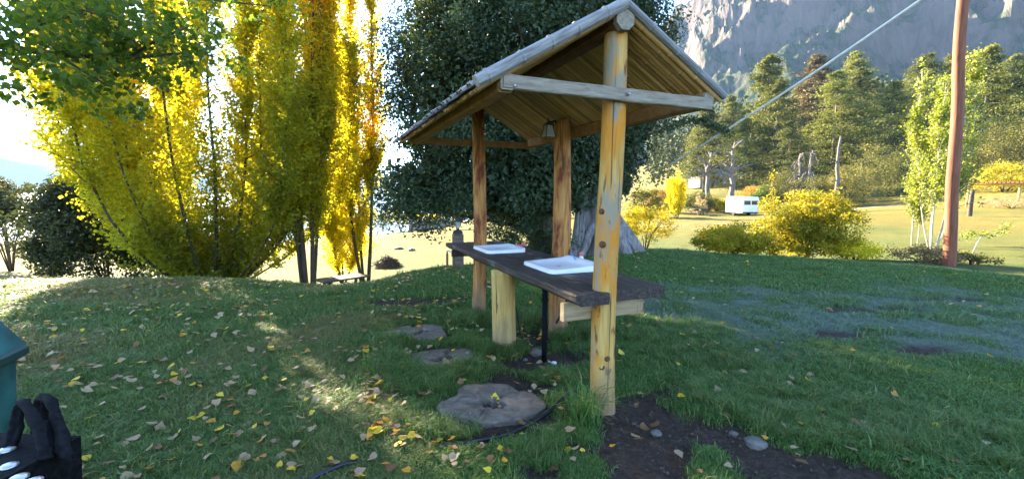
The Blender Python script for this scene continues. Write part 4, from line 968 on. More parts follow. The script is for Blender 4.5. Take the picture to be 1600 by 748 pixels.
fastigiate('young_tree', 'slender light green sapling spire left of the young pale-stemmed tree', None, 1437, 17.5, 4.4, 2, .35, .1, .25, 70, 5000, .085, M['young'], .5, .3, 123, bark=M['young_bark'], r0=.035, twl=.6, upw=1.4)
# little sapling with one sideways spray
b0 = at(1520, 384, 14.0); root = thing('sapling', 'tiny sapling with a sideways leafy spray right of the wooden pole', 'plant', (b0[0], b0[1], gz(b0[0], b0[1])))
MB().tube([(0, 0, 0), (.12, 0, .35), (.25, 0, .62), (.7, -.1, .72), (.95, -.1, .95)], [.02, .017, .014, .009, .004], 6).tube([(.25, 0, .62), (-.1, 0, .68), (-.35, 0, .6)], [.012, .008, .004], 5).build('stem', M['young_bark'], root, True)
P = np.array([(-.35, 0, .6), (-.1, 0, .68), (.25, 0, .64), (.7, -.1, .74), (.98, -.1, .98)]); q = along(P[None], np.zeros(260, int), r.uniform(0, 1, 260)) + r.normal(size=(260, 3)) * np.array([.05, .08, .06])
c = Crown(125); c.leaves(q, .075, .4 + r.normal(size=260) * .2); link('leaves', c.mesh('leaves'), M['young'], root)

# wooden pole and the cable that runs to the evergreen
pb = at(1484, 409, 10.6); pz = gz(pb[0], pb[1]); up = thing('wooden_pole', 'tall reddish brown wooden pole at the lawn edge on the right', 'pole', (pb[0], pb[1], pz))
ring_post(8.2, .125, .10, n=18, rings=50, seed=31, lump=.06, lean=(-.40, 0)).build('pole_shaft', M['pole'], up, True, (0, 0, -.3))
MB().box((-.38, 0, 7.2), (1.4, .09, .11), None, .012).build('crossarm', M['bench'], up)
for x in (-.55, .55): MB().lathe([(.03, 0), (.045, .03), (.03, .06), (.045, .09), (.02, .12)], (x - .38, 0, 7.26), 10).build('insulator', M['white'], up, True)
c0, c1 = at(1600, -112, 7.0), at(1040, 262, 14.0)
pts = [tuple(c0 * (1 - t) + c1 * t - np.array([0, 0, .10 * math.sin(PI * t)])) for t in np.linspace(0, 1, 24)]
tag(MB().tube(pts, .026, 8).build('overhead_cable', M['cable'], None, True), 'pale cable slanting down from top right to the evergreen tree', 'cable')

# ------------------------------------------------------------------ things on the lower lawn, left
def ground_thing(name, label, cat, px, d, rz=0, group=None):
    p = at(px, 300, d); return thing(name, label, cat, (p[0], p[1], gz(p[0], p[1])), rz, group)
bp = at(531, 300, 12.4); bz = gz(bp[0], bp[1]); tz_ = at(531, 434, 12.4)[2]
bn = thing('wooden_bench', 'low weathered wooden bench on the slope below the lawn crest', 'bench', (bp[0], bp[1], bz), .85); bh = max(.32, tz_ - bz)
for k in range(3): MB().box((0, -.2 + k * .2, bh), (1.35, .185, .05), None, .008).build('plank', M['bench'], bn)
for x in (-.45, .48):
    for s in (-1, 1): beam('leg', (x, s * .24, -.08), (x, s * .10, bh - .03), .07, .07, M['bench'], bn)
    MB().box((x, 0, bh - .055), (.07, .5, .05), None, .006).build('brace', M['bench'], bn)

lp_ = ground_thing('lantern_post', 'short dark wooden post topped with a small lantern behind the counter', 'lantern post', 715, 9.9, .3); lpz = lp_.location.z
ph = at(715, 364, 9.9)[2] - lpz
MB().box((0, 0, ph / 2 - .05), (.23, .2, ph + .1), None, .03).build('post', M['bench'], lp_)
MB().lathe([(.12, 0), (.09, .05), (.03, .08), (.03, .11)], (0, 0, ph), 8).build('post_cap', M['iron'], lp_)
for k in range(4):
    a0, a1 = PI / 4 + k * PI / 2, PI / 4 + (k + 1) * PI / 2; q0 = [Vector((math.cos(a) * rr2, math.sin(a) * rr2, ph + z)) for a, rr2, z in ((a0, .05, .11), (a1, .05, .11), (a1, .085, .25), (a0, .085, .25))]
    MB().add(q0, [(0, 1, 2, 3)]).build('pane', M['lantern_glass'], lp_); MB().tube([q0[0], q0[3]], .006, 5).build('frame_bar', M['iron'], lp_)
MB().lathe([(.10, 0), (.085, .02), (.03, .08), (.012, .09), (.01, .12)], (0, 0, ph + .25), 8).build('lantern_roof', M['iron'], lp_)
sk = ground_thing('tap_stake', 'thin red brown stake with a pale tap on top, left of the lantern post', 'stake', 698, 9.6); sh_ = at(698, 396, 9.6)[2] - sk.location.z
MB().box((0, 0, sh_ / 2 - .05), (.045, .045, sh_ + .1), None, .006).build('stake', M['pole'], sk)
MB().tube([(0, 0, sh_), (0, 0, sh_ + .05), (.05, -.02, sh_ + .07), (.075, -.03, sh_ + .03)], [.018, .018, .016, .014], 8).build('tap', M['metal'], sk, True)
lg = ground_thing('fallen_log', 'pale weathered hollow log lying beyond the lower lawn', 'log', 674, 38, .12)
MB().tube([(-1.5, 0, .38), (-.9, .02, .42), (0, 0, .48), (.9, -.02, .60), (1.9, 0, .82), (2.6, .1, 1.0)], [.36, .42, .40, .36, .26, .14], 12, jitter=.16, seed=4).build('log_trunk', M['deadwood'], lg)
MB().tube([(-1.75, -.1, -.1), (-1.72, -.1, .6), (-1.8, -.1, 1.15)], [.22, .17, .12], 9, jitter=.2, seed=5).build('stump', M['deadwood'], lg)
mb = MB()
for i in range(7): a = i * .9; mb.tube([(2.2, 0, .85), (2.6 + .3 * math.cos(a), .3 * math.sin(a), 1.0 + .3 * math.sin(a * 2)), (2.9 + .5 * math.cos(a), .5 * math.sin(a), .9 + .5 * math.sin(a * 1.7))], [.09, .06, .02], 6)
mb.build('root', M['bark'], lg)
bpile = ground_thing('brush_pile', 'dark mound of cut brushwood on the lower lawn right of the bench', 'brush pile', 603, 20.5); r = np.random.default_rng(131); mb = MB()
for i in range(150):
    a = r.uniform(0, 6.28); q = r.random() ** .6; x, y = math.cos(a) * q * .6, math.sin(a) * q * .5; z = .42 * (1 - q * q); dv = Vector((r.normal(), r.normal(), r.normal() * .35)).normalized() * .22
    mb.tube([Vector((x, y, z)) - dv, Vector((x, y, z + .03)), Vector((x, y, z)) + dv], [.014, .02, .010], 5)
mb.build('sticks', M['bark'], bpile); MB().lathe([(.6, -.05), (.5, .14), (.32, .3), (.1, .38)], (0, 0, 0), 14).build('heap', M['clod'], bpile)
for i, (px, py, d, s, lab) in enumerate([(622, 383, 27, .28, 'flat brown stone on the rise of the lower lawn, left of two'), (643, 386, 26, .22, 'dark stone on the rise of the lower lawn, right of two')]):
    p = at(px, py, d); o = stone(lab, 800, 600, s, 50 + i, flat=.45); o.location = (p[0], p[1], gz(p[0], p[1]) + .04)

# ------------------------------------------------------------------ caravan, hut, tables and pergola in the meadow
cv = ground_thing('caravan', 'white caravan parked in the meadow under the dead trees', 'caravan', 1160, 56, math.radians(8))
def rbox(w, l, z0, z1, b=.14):
    pr = [(-w / 2, z0), (w / 2, z0), (w / 2, z1 - b), (w / 2 - b, z1), (-w / 2 + b, z1), (-w / 2, z1 - b)]; vs = []; fs = []
    ys = ((-l / 2, .93), (-l / 2 + .1, 1), (l / 2 - .1, 1), (l / 2, .93)); zm = (z0 + z1) / 2
    for y, k in ys: vs += [(x * k, y, zm + (z - zm) * k) for x, z in pr]
    for i in range(3):
        for k in range(6): fs.append((i * 6 + k, i * 6 + (k + 1) % 6, i * 6 + 6 + (k + 1) % 6, i * 6 + 6 + k))
    return MB().add(vs, fs + [tuple(range(5, -1, -1)), tuple(range(18, 24))])
rbox(2.1, 3.5, .42, 2.35).build('caravan_body', M['caravan'], cv)
for x in (-.48, .48): w_ = MB().box((x, -1.757, 1.62), (.82, .03, .48), None, .01).build('window', M['iron'], cv); MB().box((x, -1.776, 1.62), (.74, .012, .40)).build('pane', M['dark_glass'], w_)
for y in (-1.0, 1.15): w_ = MB().box((1.056, y, 1.6), (.03, .8, .5), None, .01).build('window', M['iron'], cv); MB().box((1.076, y, 1.6), (.012, .72, .42)).build('pane', M['dark_glass'], w_)
MB().box((1.056, .3, 1.3), (.03, .65, 1.65), None, .01).build('door', M['caravan'], cv)
for x in (-.98, .98): M_ = Matrix.Rotation(PI / 2, 3, 'Y'); MB().lathe([(.12, -.08), (.32, -.08), (.34, -.04), (.34, .04), (.32, .08), (.12, .08)], (x, 0, .33), 18, M_).build('wheel', M['tyre'], cv, True)
MB().box((0, -1.62, .47), (1.9, .30, .10), None, .01).build('bumper', M['iron'], cv)
MB().tube([(-.4, -1.6, .45), (0, -2.6, .42), (0, -2.9, .42)], .045, 6).tube([(.4, -1.6, .45), (0, -2.6, .42)], .045, 6).tube([(0, -2.6, .42), (0, -2.6, -.05)], .035, 6).build('tow_hitch', M['iron'], cv)
hu = ground_thing('blue_roof_hut', 'small hut with pale blue roof half hidden behind the dead trees', 'hut', 1104, 118, .3); HB = at(1104, 268, 118)[2] - hu.location.z - 2.6
HB = max(0, min(HB, 2))
MB().box((0, 0, 1.2), (8, 4.5, 2.8)).build('wall', M['hut_wall'], hu)
MB().add([(-4.6, -2.9, 2.6), (4.6, -2.9, 2.6), (4.6, 0, 4.6), (-4.6, 0, 4.6), (4.6, 2.9, 2.6), (-4.6, 2.9, 2.6), (-4.6, -2.9, 2.72), (4.6, -2.9, 2.72), (4.6, 0, 4.74), (-4.6, 0, 4.74), (4.6, 2.9, 2.72), (-4.6, 2.9, 2.72)], [(1, 0, 3, 2), (2, 3, 5, 4), (6, 7, 8, 9), (9, 8, 10, 11), (0, 1, 7, 6), (4, 5, 11, 10), (1, 2, 8, 7), (2, 4, 10, 8), (3, 0, 6, 9), (5, 3, 9, 11)]).build('roof', M['blue_roof'], hu)
MB().box((0, -2.26, .9), (.9, .05, 2.0)).build('door', M['bench'], hu)
for x in (-2.3, 2.3): w_ = MB().box((x, -2.26, 1.5), (1.2, .05, .9)).build('window', M['white'], hu); MB().box((x, -2.30, 1.5), (1.0, .03, .7)).build('pane', M['dark_glass'], w_)
def picnic(label, px, d, rz):
    t = ground_thing('picnic_table', label, 'picnic table', px, d, rz)
    for k in range(4): MB().box((0, -.33 + k * .22, .75), (1.9, .2, .05)).build('table_plank', M['bench'], t)
    for s in (-1, 1): MB().box((0, s * .75, .45), (1.9, .26, .05)).build('seat', M['bench'], t)
    for x in (-.7, .7):
        for s in (-1, 1): beam('leg', (x, s * .75, -.05), (x, s * .25, .72), .07, .09, M['bench'], t)
        MB().box((x, 0, .39), (.08, 1.6, .08)).build('brace', M['bench'], t)
picnic('brown picnic table on the sunlit meadow left of the caravan', 1094, 55, .3)
pg = ground_thing('pergola', 'low pergola of yellow peeled poles with a flat roof, right meadow', 'pergola', 1553, 44, -.42)
for x in (-2.3, 2.3):
    for y in (-1.1, 1.1): z_ = gz(pg.location.x + x * .91 + y * .41, pg.location.y - x * .41 + y * .91) - pg.location.z; MB().tube([(x, y, z_ - .2), (x, y, 1.95)], [.11, .10], 10, jitter=.06).build('post', M['yellow_post'], pg, True)
for y in (-1.1, 1.1): MB().tube([(-2.7, y, 2.03), (2.7, y, 2.06)], .08, 8).build('beam', M['yellow_post'], pg, True)
for i in range(18): MB().tube([(-2.6 + i * .305, -1.5, 2.15), (-2.6 + i * .305, 1.5, 2.16)], .075, 6).build('roof_pole', M['pole'], pg, True)
bb = ground_thing('curved_lounger', 'dark curved lounger under the pergola', 'lounger', 1551, 42.5, 0)
MB().tube([(-1.0, 0, .35), (-.6, 0, .28), (-.1, 0, .55), (.4, 0, .75), (.9, 0, .55), (1.1, 0, .2)], .09, 8).build('seat', M['iron'], bb, True)
for x in (-.95, 1.05): MB().tube([(x, -.2, -.05), (x, 0, .3), (x, .2, -.05)], .035, 6).build('leg', M['iron'], bb)
wp = ground_thing('fence_post', 'grey wooden stub post in front of the pergola', 'post', 1519, 36)
ring_post(at(1519, 297, 36)[2] - wp.location.z + .2, .17, .14, n=10, rings=8, seed=3).build('post_shaft', M['bark'], wp, True, (0, 0, -.2))
bush_thing('dry_brush', 'heap of dry brown brushwood right of the pergola', 'brush pile', 1585, 40, 4.0, .9, 60, 70, .13, M['dry'], .5, .3, 141, .3, wide=.2)

# ------------------------------------------------------------------ forest on the right
def conifer_mesh(seed, H=26.0, wid=.17, crown0=.16, nb=120, nper=120, lay=1.0, hc=.5):
    r = np.random.default_rng(seed); cr = Crown(seed); K = np.arange(nb); t = crown0 + (1 - crown0) * (K + r.random(nb)) / nb
    gap = fbm(t * 9, seed * 1.0, 0, 2, seed)
    L = wid * H * (1 - t) ** .62 * (.45 + .9 * r.random(nb)) * (.55 + .9 * gap) + .3; a = r.uniform(0, 2 * PI, nb)
    D = np.stack([np.cos(a), np.sin(a), r.uniform(-.12, .30, nb)], 1); O = np.stack([np.zeros(nb), np.zeros(nb), t * H], 1)
    k = np.repeat(K, nper); n = len(k); s = r.uniform(.25, 1.05, n) ** .8
    sp = (.16 * L + .22)[k][:, None] * np.array([1, 1, .36])
    P = O[k] + D[k] * (L[k] * s)[:, None] + r.normal(size=(n, 3)) * sp - np.array([0, 0, 1.0]) * (s * s * .10 * L[k])[:, None]
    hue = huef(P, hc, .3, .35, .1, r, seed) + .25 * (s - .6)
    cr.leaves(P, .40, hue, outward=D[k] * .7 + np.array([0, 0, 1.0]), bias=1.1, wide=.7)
    mb = MB(); mb.tube([(0, 0, -.5), (r.normal() * .1, 0, H * .3), (0, r.normal() * .15, H * .65), (0, 0, H * .98)], [H * .016, H * .013, H * .008, .05], 8, jitter=.1)
    for j in range(0, nb, 3): mb.tube([O[j], O[j] + D[j] * L[j] * .9], [.09, .02], 4, cap=False)
    return cr.mesh('crown'), mb.mesh('trunk', True)
CON = [conifer_mesh(201, wid=.24, crown0=.1, nb=150), conifer_mesh(202, wid=.31, crown0=.08, nb=150), conifer_mesh(203, wid=.22, crown0=.2, nb=130), conifer_mesh(204, wid=.34, crown0=.1, nb=150), conifer_mesh(205, wid=.28, crown0=.06, nb=150)]
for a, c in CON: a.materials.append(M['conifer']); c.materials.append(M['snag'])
BCON = (CON[2][0].copy(), CON[2][1]); BCON[0].materials.clear(); BCON[0].materials.append(M['brown_conifer'])
GRP = 'conifers of the forest edge on the right'
def conifer(px, ty, d, var, label, wf=1.0, brown=False):
    p = at(px, 300, d); z = gz(p[0], p[1]); H = at(px, ty, d)[2] - z; s = H / 26.0
    root = thing('forest_conifer', label, 'tree', (p[0], p[1], z), (px * .37) % 6.28, GRP); root.scale = (s * wf, s * wf, s)
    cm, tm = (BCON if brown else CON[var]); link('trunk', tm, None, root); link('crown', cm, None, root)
for a in [(1190, 88, 100, 0, 'tall olive conifer with slender top, left of the forest skyline'), (1262, 87, 112, 2, 'tall grey brown conifer with thin dying crown', 1.2, True), (1322, 82, 128, 0, 'distant conifer whose tip shows just right of the cable'),
          (1297, 112, 98, 1, 'left of the twin broad olive conifers below the cliff'), (1330, 108, 100, 4, 'right of the twin broad olive conifers below the cliff'), (1384, 128, 84, 3, 'broad layered dark conifer left of the young tree'),
          (1428, 85, 104, 1, 'large olive conifer behind the young tree spire'), (1476, 78, 112, 0, 'conifer just left of the wooden pole at the skyline'), (1526, 72, 80, 4, 'tall bulky conifer just right of the wooden pole'), (1592, 80, 76, 3, 'large spreading conifer at the right edge of the picture'),
          (1207, 126, 88, 4, 'olive conifer standing just in front of the tall slender one', 1.0), (1229, 190, 82, 1, 'short conifer half the height of its neighbours, right of the slender one'), (1100, 165, 96, 2, 'thin conifer nearest the shelter roof, beside the cable end', 1.3), (1135, 150, 124, 3, 'rounded dark conifer behind the forked dead tree'),
          (1563, 86, 118, 0, 'slim conifer between the two big ones right of the pole'), (1455, 112, 130, 2, 'thin conifer seen between the olive conifer and the pole'), (1350, 125, 135, 0, 'pale conifer above and behind the broad layered one'), (1160, 185, 92, 1, 'low bushy conifer right of the forked dead tree')]: conifer(*a)
rr5 = np.random.default_rng(9)
BACK = 'dark conifers massed behind the front row'
ORD = 'leftmost second third fourth fifth sixth seventh eighth ninth tenth eleventh twelfth thirteenth fourteenth fifteenth sixteenth seventeenth eighteenth nineteenth twentieth'.split() + ['twenty-first', 'twenty-second', 'twenty-third', 'twenty-fourth', 'twenty-fifth', 'rightmost']
for i, (px, ty, d) in enumerate(sorted([(1245, 165, 122), (1270, 175, 118), (1225, 170, 126), (1310, 160, 120), (1355, 165, 116), (1405, 150, 122), (1440, 165, 110), (1500, 130, 112), (1545, 140, 104), (1580, 130, 112), (1620, 100, 92), (1650, 90, 86), (1175, 190, 118), (1120, 195, 128), (1085, 200, 122), (1370, 140, 140), (1420, 118, 150), (1400, 125, 158), (1260, 190, 104), (1345, 190, 100), (1490, 170, 96), (1640, 130, 76), (1285, 150, 140), (1150, 175, 135)])):
    conifer(px, ty, d, (i * 3) % 5, ('rightmost' if i == 23 else ORD[i] + (' from left' if i else '')) + ' of the dark conifers massed in shade behind the front row', 1.15); C.objects[-1].parent['group'] = BACK
for i, (px, ty, d) in enumerate([(1210, 150, 142), (1238, 140, 150), (1278, 135, 152), (1300, 140, 148), (1338, 130, 150), (1365, 135, 156), (1390, 128, 160), (1440, 122, 155), (1465, 125, 150), (1500, 118, 145), (1530, 115, 140), (1555, 110, 145), (1585, 105, 138), (1610, 110, 130), (1640, 100, 128), (1160, 165, 146), (1130, 175, 150), (1105, 185, 145)]):
    conifer(px, ty, d, (i * 2) % 5, 'far conifer mostly hidden in the last row of the forest', 1.2); C.objects[-1].parent['group'] = 'conifers of the last forest row'
# broadleaf shrubs along the forest foot
for i, a in enumerate([(1350, 68, 9, 8.2, 'shrub', .55, 'olive thicket at the forest foot right of the dead trunk'), (1322, 64, 6, 6, 'shrub', .75, 'pale olive shrub around the tall dead trunk'), (1392, 70, 8, 7.4, 'shrub', .4, 'darker thicket left of the young tree at the forest foot'), (1432, 72, 8, 7, 'shrub', .5, 'thicket directly behind the young tree'),
                       (1545, 62, 9, 8.5, 'shrub', .5, 'large olive thicket right of the wooden pole'), (1590, 60, 10, 9.5, 'shrub', .65, 'tall pale olive thicket at the right edge'), (1568, 55, 6, 3.6, 'yellow_shrub', .55, 'golden topped shrub behind the pergola'), (1218, 70, 6, 5.2, 'shrub', .45, 'rounded green shrub right of the caravan'),
                       (1194, 62, 3.2, 3.6, 'young', .15, 'small green shrub close to the right side of the caravan'), (1180, 74, 6, 3.2, 'orange_shrub', .35, 'rusty low shrub behind the caravan roof'), (1265, 66, 6, 4.6, 'shrub', .6, 'grey olive shrub under the drooping dead trees'), (1240, 78, 8, 6, 'shrub', .3, 'dark shrub behind the drooping dead trees'),
                       (1088, 62, 5, 2.6, 'shrub', .4, 'dark low hedge shrub left of the caravan'), (1120, 64, 4.5, 2.0, 'yellow_shrub', .45, 'low yellow shrub just left of the caravan'), (1035, 60, 4.4, 3.2, 'orange_shrub', .5, 'rusty bush left of the small lemon yellow poplar'), (1010, 50, 4, 3.2, 'shrub', .6, 'olive bush beyond the dead stump'), (1300, 70, 6, 4.2, 'shrub', .65, 'olive shrub between the dead trunks'), (1500, 66, 9, 6.5, 'shrub', .45, 'thicket hidden partly by the wooden pole'), (1630, 58, 9, 8, 'shrub', .4, 'thicket at the far right forest foot')]):
    bush_thing('forest_shrub', a[6], 'shrub', a[0], a[1], a[2], a[3], 80, 70, .2, M[a[4]], a[5], .3, 300 + i, .3, 'shrubs along the forest foot', zmin=-.7, stem_r=.08)
fastigiate('yellow_poplar', 'small lemon yellow poplar in the meadow right of the evergreen', None, 1058, 46, 4.9, 5, .9, .1, .12, 60, 7000, .13, M['lime'], .75, .2, 151, r0=.07, twl=.9, upw=1.5)
for i, (px, d, h) in enumerate([(1092, 56, 2.3), (1100, 57, 1.9)]):
    bush_thing('straw_clump', ['tall straw grass clump behind the picnic table, left of two', 'tall straw grass clump behind the picnic table, right of two'][i], 'plant', px, d, .9, h, 24, 50, .2, M['dry'], .8, .2, 330 + i, .4, axis=np.array([0, 0, 1.0]), abias=2.0, wide=.15)

# dead trees
def dead_tree(label, px, ty, d, r0, seed, nb, droop=0.0, fork=None, green=0, top=.05, blen=.28):
    p = at(px, 300, d); z = gz(p[0], p[1]); H = at(px, ty, d)[2] - z; r = np.random.default_rng(seed)
    root = thing('dead_tree', label, 'dead tree', (p[0], p[1], z), 0, 'grey dead trees around the caravan')
    P = np.array([(r.normal() * .12 * t * 2 + (fork or 0) * t, 0, -.2 + (H + .2) * t) for t in np.linspace(0, 1, 8)])
    MB().tube(P, np.linspace(r0 * .8, r0 * top * 4, 8), 9, jitter=.18, seed=seed).build('trunk', M['snag'], root, True)
    mb = MB(); tips = []
    for i in range(nb):
        t = r.uniform(.35, .98); o = along(P[None], np.zeros(1, int), np.array([t]))[0]; a = r.uniform(0, 6.28); L = H * blen * r.uniform(.4, 1.2)
        e = o + np.array([math.cos(a) * L, math.sin(a) * L * .6, L * (.7 - droop * 1.5) * r.uniform(.4, 1)]); mid = (o + e) / 2 + np.array([0, 0, L * (.05 + droop * .35)])
        mb.tube([o, mid, e], [r0 * .32, r0 * .2, r0 * .07], 5); tips.append(e)
        for j in range(5):
            f = r.uniform(.3, 1); q = o + (e - o) * f; mb.tube([q, q + np.array([r.normal() * .2, r.normal() * .2, -.1 + r.normal() * .15 - droop * .4]) * L * .6], [r0 * .12, r0 * .05], 4)
    tag(mb.build('branches', M['snag'], root), kind='stuff')
    if green:
        c = Crown(seed); tp = np.array(tips)[:green]; bushy(c, r, tp, np.tile([0, 0, 1.0], (len(tp), 1)), H * .13, 160, .16, .6, .3, seed); link('foliage', c.mesh('foliage'), M['conifer'], root)
    return root
dead_tree('tall grey dead trunk with a few green tufts, left of the forked one', 1106, 238, 64, .48, 401, 12, green=4, top=.06)
dead_tree('pale forked dead tree rising behind the caravan', 1146, 222, 62, .55, 402, 20, fork=-.35, green=3, top=.05)
dead_tree('grey dead tree with drooping twigs, left of the pair behind the yellow bush', 1247, 240, 68, .36, 403, 26, droop=1.0, top=.08)
dead_tree('grey dead trunk with drooping twigs, right of the pair behind the yellow bush', 1263, 235, 66, .36, 404, 16, droop=1.0, top=.09)
dead_tree('bare pale dead trunk standing alone left of the olive thicket', 1308, 214, 62, .36, 405, 5, droop=.4, top=.10, blen=.1)

# the wood on the slope farther back reads as one mass
r = np.random.default_rng(500); n = 1500; pxs = r.uniform(1010, 1780, n); dd = 128 * (2.9 ** r.random(n)); cr = Crown(501)
bx = (pxs - 800) / F_PX * dd; by = dd; bz = zg(bx, by); hh = r.uniform(13, 24, n); per = 46
k = np.repeat(np.arange(n), per); t = r.random(n * per) ** .8; a = r.uniform(0, 6.28, n * per); w = (.19 * hh)[k] * (1 - t) ** .7 * np.sqrt(r.random(n * per)) + .1
P = np.stack([bx[k] + np.cos(a) * w, by[k] + np.sin(a) * w, bz[k] + 1 + t * (hh[k] - 1)], 1)
cr.leaves(P, 1.15, np.clip(.5 + r.normal(size=n)[k] * .2 + r.normal(size=n * per) * .12, 0, 1), outward=np.stack([np.cos(a), np.sin(a), np.full(n * per, .9)], 1), bias=1.2, wide=.8)
tag(link('hillside_forest', cr.mesh('hillside_forest'), M['far_conifer']), 'far conifer forest covering the slope under the mountain', 'forest', kind='stuff')

# ------------------------------------------------------------------ lawn grass: tufts instanced on points
def tuft_mesh(seed, nb, hmin, hmax, spread, bend, width):
    r = np.random.default_rng(seed); V = []; F = []; H = []
    for i in range(nb):
        a = r.uniform(0, 6.28); q = spread * math.sqrt(r.random()); p = np.array([math.cos(a) * q, math.sin(a) * q, -.006]); h = r.uniform(hmin, hmax); da = r.uniform(0, 6.28); b = bend * h * r.uniform(.3, 1.3)
        d = np.array([math.cos(da), math.sin(da), 0]); s = np.array([-d[1], d[0], 0]) * width * r.uniform(.7, 1.3) / 2; o = len(V)
        V += [p - s, p + s, p + d * b * .3 + [0, 0, h * .55] - s * .8, p + d * b * .3 + [0, 0, h * .55] + s * .8, p + d * b + [0, 0, h * (.95 - .25 * bend)]]
        F += [(o, o + 1, o + 3), (o, o + 3, o + 2), (o + 2, o + 3, o + 4)]; hv = r.random(); H += [hv] * 5
    return mesh_np('tuft', np.array(V), np.array(F), False, {'hue': np.array(H)})
def grass_mat(name, stops, trans=.3):
    m, nt, b, o = new_mat(name); c = ramp(nt, attr(nt, 'hue'), stops)
    dry = mixc(nt, attr(nt, 'dry', True), c, (.25, .21, .085)); fr = mixc(nt, attr(nt, 'frost', True), dry, (.18, .24, .20))  # dry: straw-toned blades, and the warm light painted into the left lawn
    nt.links.new(fr, b.inputs['Base Color']); b.inputs['Roughness'].default_value = .55; b.inputs['Specular IOR Level'].default_value = .3
    t = nt.nodes.new('ShaderNodeBsdfTranslucent'); nt.links.new(mixc(nt, 1.0, fr, (1.3, 1.3, .8), 'MULTIPLY'), t.inputs[0]); mx = nt.nodes.new('ShaderNodeMixShader'); mx.inputs[0].default_value = trans
    nt.links.new(b.outputs[0], mx.inputs[1]); nt.links.new(t.outputs[0], mx.inputs[2]); nt.links.new(mx.outputs[0], o.inputs[0]); return m
M['grass'] = grass_mat('grass_blades', [(0, (.040, .105, .022)), (.5, (.075, .185, .036)), (.85, (.145, .245, .058)), (1, (.32, .29, .12))])
def grass_stuff(name, label, x, y, scale, dry, frost, meshes, seed):
    r = np.random.default_rng(seed); z = zg(x, y)
    me = bpy.data.meshes.new(name); me.vertices.add(len(x)); me.vertices.foreach_set('co', np.stack([x, y, z], 1).astype(np.float32).ravel())
    for k, a in (('tsize', scale), ('dry', dry), ('frost', frost), ('rot', r.uniform(0, 6.28, len(x)))):
        at_ = me.attributes.new(k, 'FLOAT', 'POINT'); at_.data.foreach_set('value', np.asarray(a, np.float32))
    me.update(); o = link(name, me); tag(o, label, 'grass', kind='stuff')
    col = bpy.data.collections.new(name + '_tufts')
    for m_ in meshes:
        if not len(m_.materials): m_.materials.append(M['grass'])
        col.objects.link(bpy.data.objects.new('tuft', m_))
    g = bpy.data.node_groups.new(name, 'GeometryNodeTree'); g.interface.new_socket('Geometry', in_out='INPUT', socket_type='NodeSocketGeometry'); g.interface.new_socket('Geometry', in_out='OUTPUT', socket_type='NodeSocketGeometry')
    N, L = g.nodes, g.links; gi, go = N.new('NodeGroupInput'), N.new('NodeGroupOutput'); ci = N.new('GeometryNodeCollectionInfo'); ci.inputs[0].default_value = col; ci.inputs[1].default_value = True; ci.inputs[2].default_value = True
    ip = N.new('GeometryNodeInstanceOnPoints'); ip.inputs['Pick Instance'].default_value = True
    def na(n_): q = N.new('GeometryNodeInputNamedAttribute'); q.data_type = 'FLOAT'; q.inputs[0].default_value = n_; return q.outputs[0]
    cx = N.new('ShaderNodeCombineXYZ'); L.new(na('rot'), cx.inputs[2]); L.new(gi.outputs[0], ip.inputs['Points']); L.new(ci.outputs[0], ip.inputs['Instance']); L.new(cx.outputs[0], ip.inputs['Rotation']); L.new(na('tsize'), ip.inputs['Scale']); L.new(ip.outputs[0], go.inputs[0])
    md = o.modifiers.new('tufts', 'NODES'); md.node_group = g; return o
short = [tuft_mesh(600 + i, 26, .022, .055, .055, .9, .0042) for i in range(6)]
longt = [tuft_mesh(620 + i, 40, .09, .26, .07, .9, .006) for i in range(4)]
r = np.random.default_rng(640)
def wedge(n, r0, r1, amax=60):
    q = np.sqrt(r.uniform(r0 * r0, r1 * r1, n)); a = np.radians(r.uniform(-amax, amax, n)); return q * np.sin(a), q * np.cos(a)
X, Y, S = [], [], []
for n, r0, r1, sc in ((18000, 1.2, 3.2, .9), (32000, 3.2, 6.0, 1.15), (36000, 6.0, 13.5, 1.9)):
    x, y = wedge(n, r0, r1); X.append(x); Y.append(y); S.append(np.full(n, sc))
X, Y, S = map(np.concatenate, (X, Y, S))
so, fr = soil_mask(X, Y), frost_mask(X, Y); nz = fbm(X * .9, Y * .9, 0, 3, 650)
keep = (r.random(len(X)) > so * 1.15 - .02) & (r.random(len(X)) > fr * .35)
wp = np.array([atz(*q)[:2] for q in ((652, 517), (690, 556), (762, 632))]); rad = (.27, .25, .31)
for p, q in zip(wp, (.30, .32, .35)): keep &= np.hypot(X - p[0], Y - p[1]) > q
X, Y, S, fr, nz = X[keep], Y[keep], S[keep], fr[keep], nz[keep]
lush = np.clip(1.0 - .45 * fr - .3 * smoothstep(.5, .2, nz) + .25 * smoothstep(1, 3.5, X) * smoothstep(6, 3.5, np.hypot(X, Y)), .4, 1.4)
grass_stuff('lawn_grass', 'short green lawn grass around the shelter', X, Y, S * lush * r.uniform(.6, 1.2, len(X)) * np.where(r.random(len(X)) < .06, 1.7, 1), np.clip(smoothstep(.5, .75, nz) * .55 * smoothstep(1.5, -2.5, X) + .12 * smoothstep(0, -3, X) + r.random(len(X)) * .14, 0, .75), np.clip(fr * .9, 0, .9), short, 651)  # dry also rises towards the left, painting warm light into the blade colour
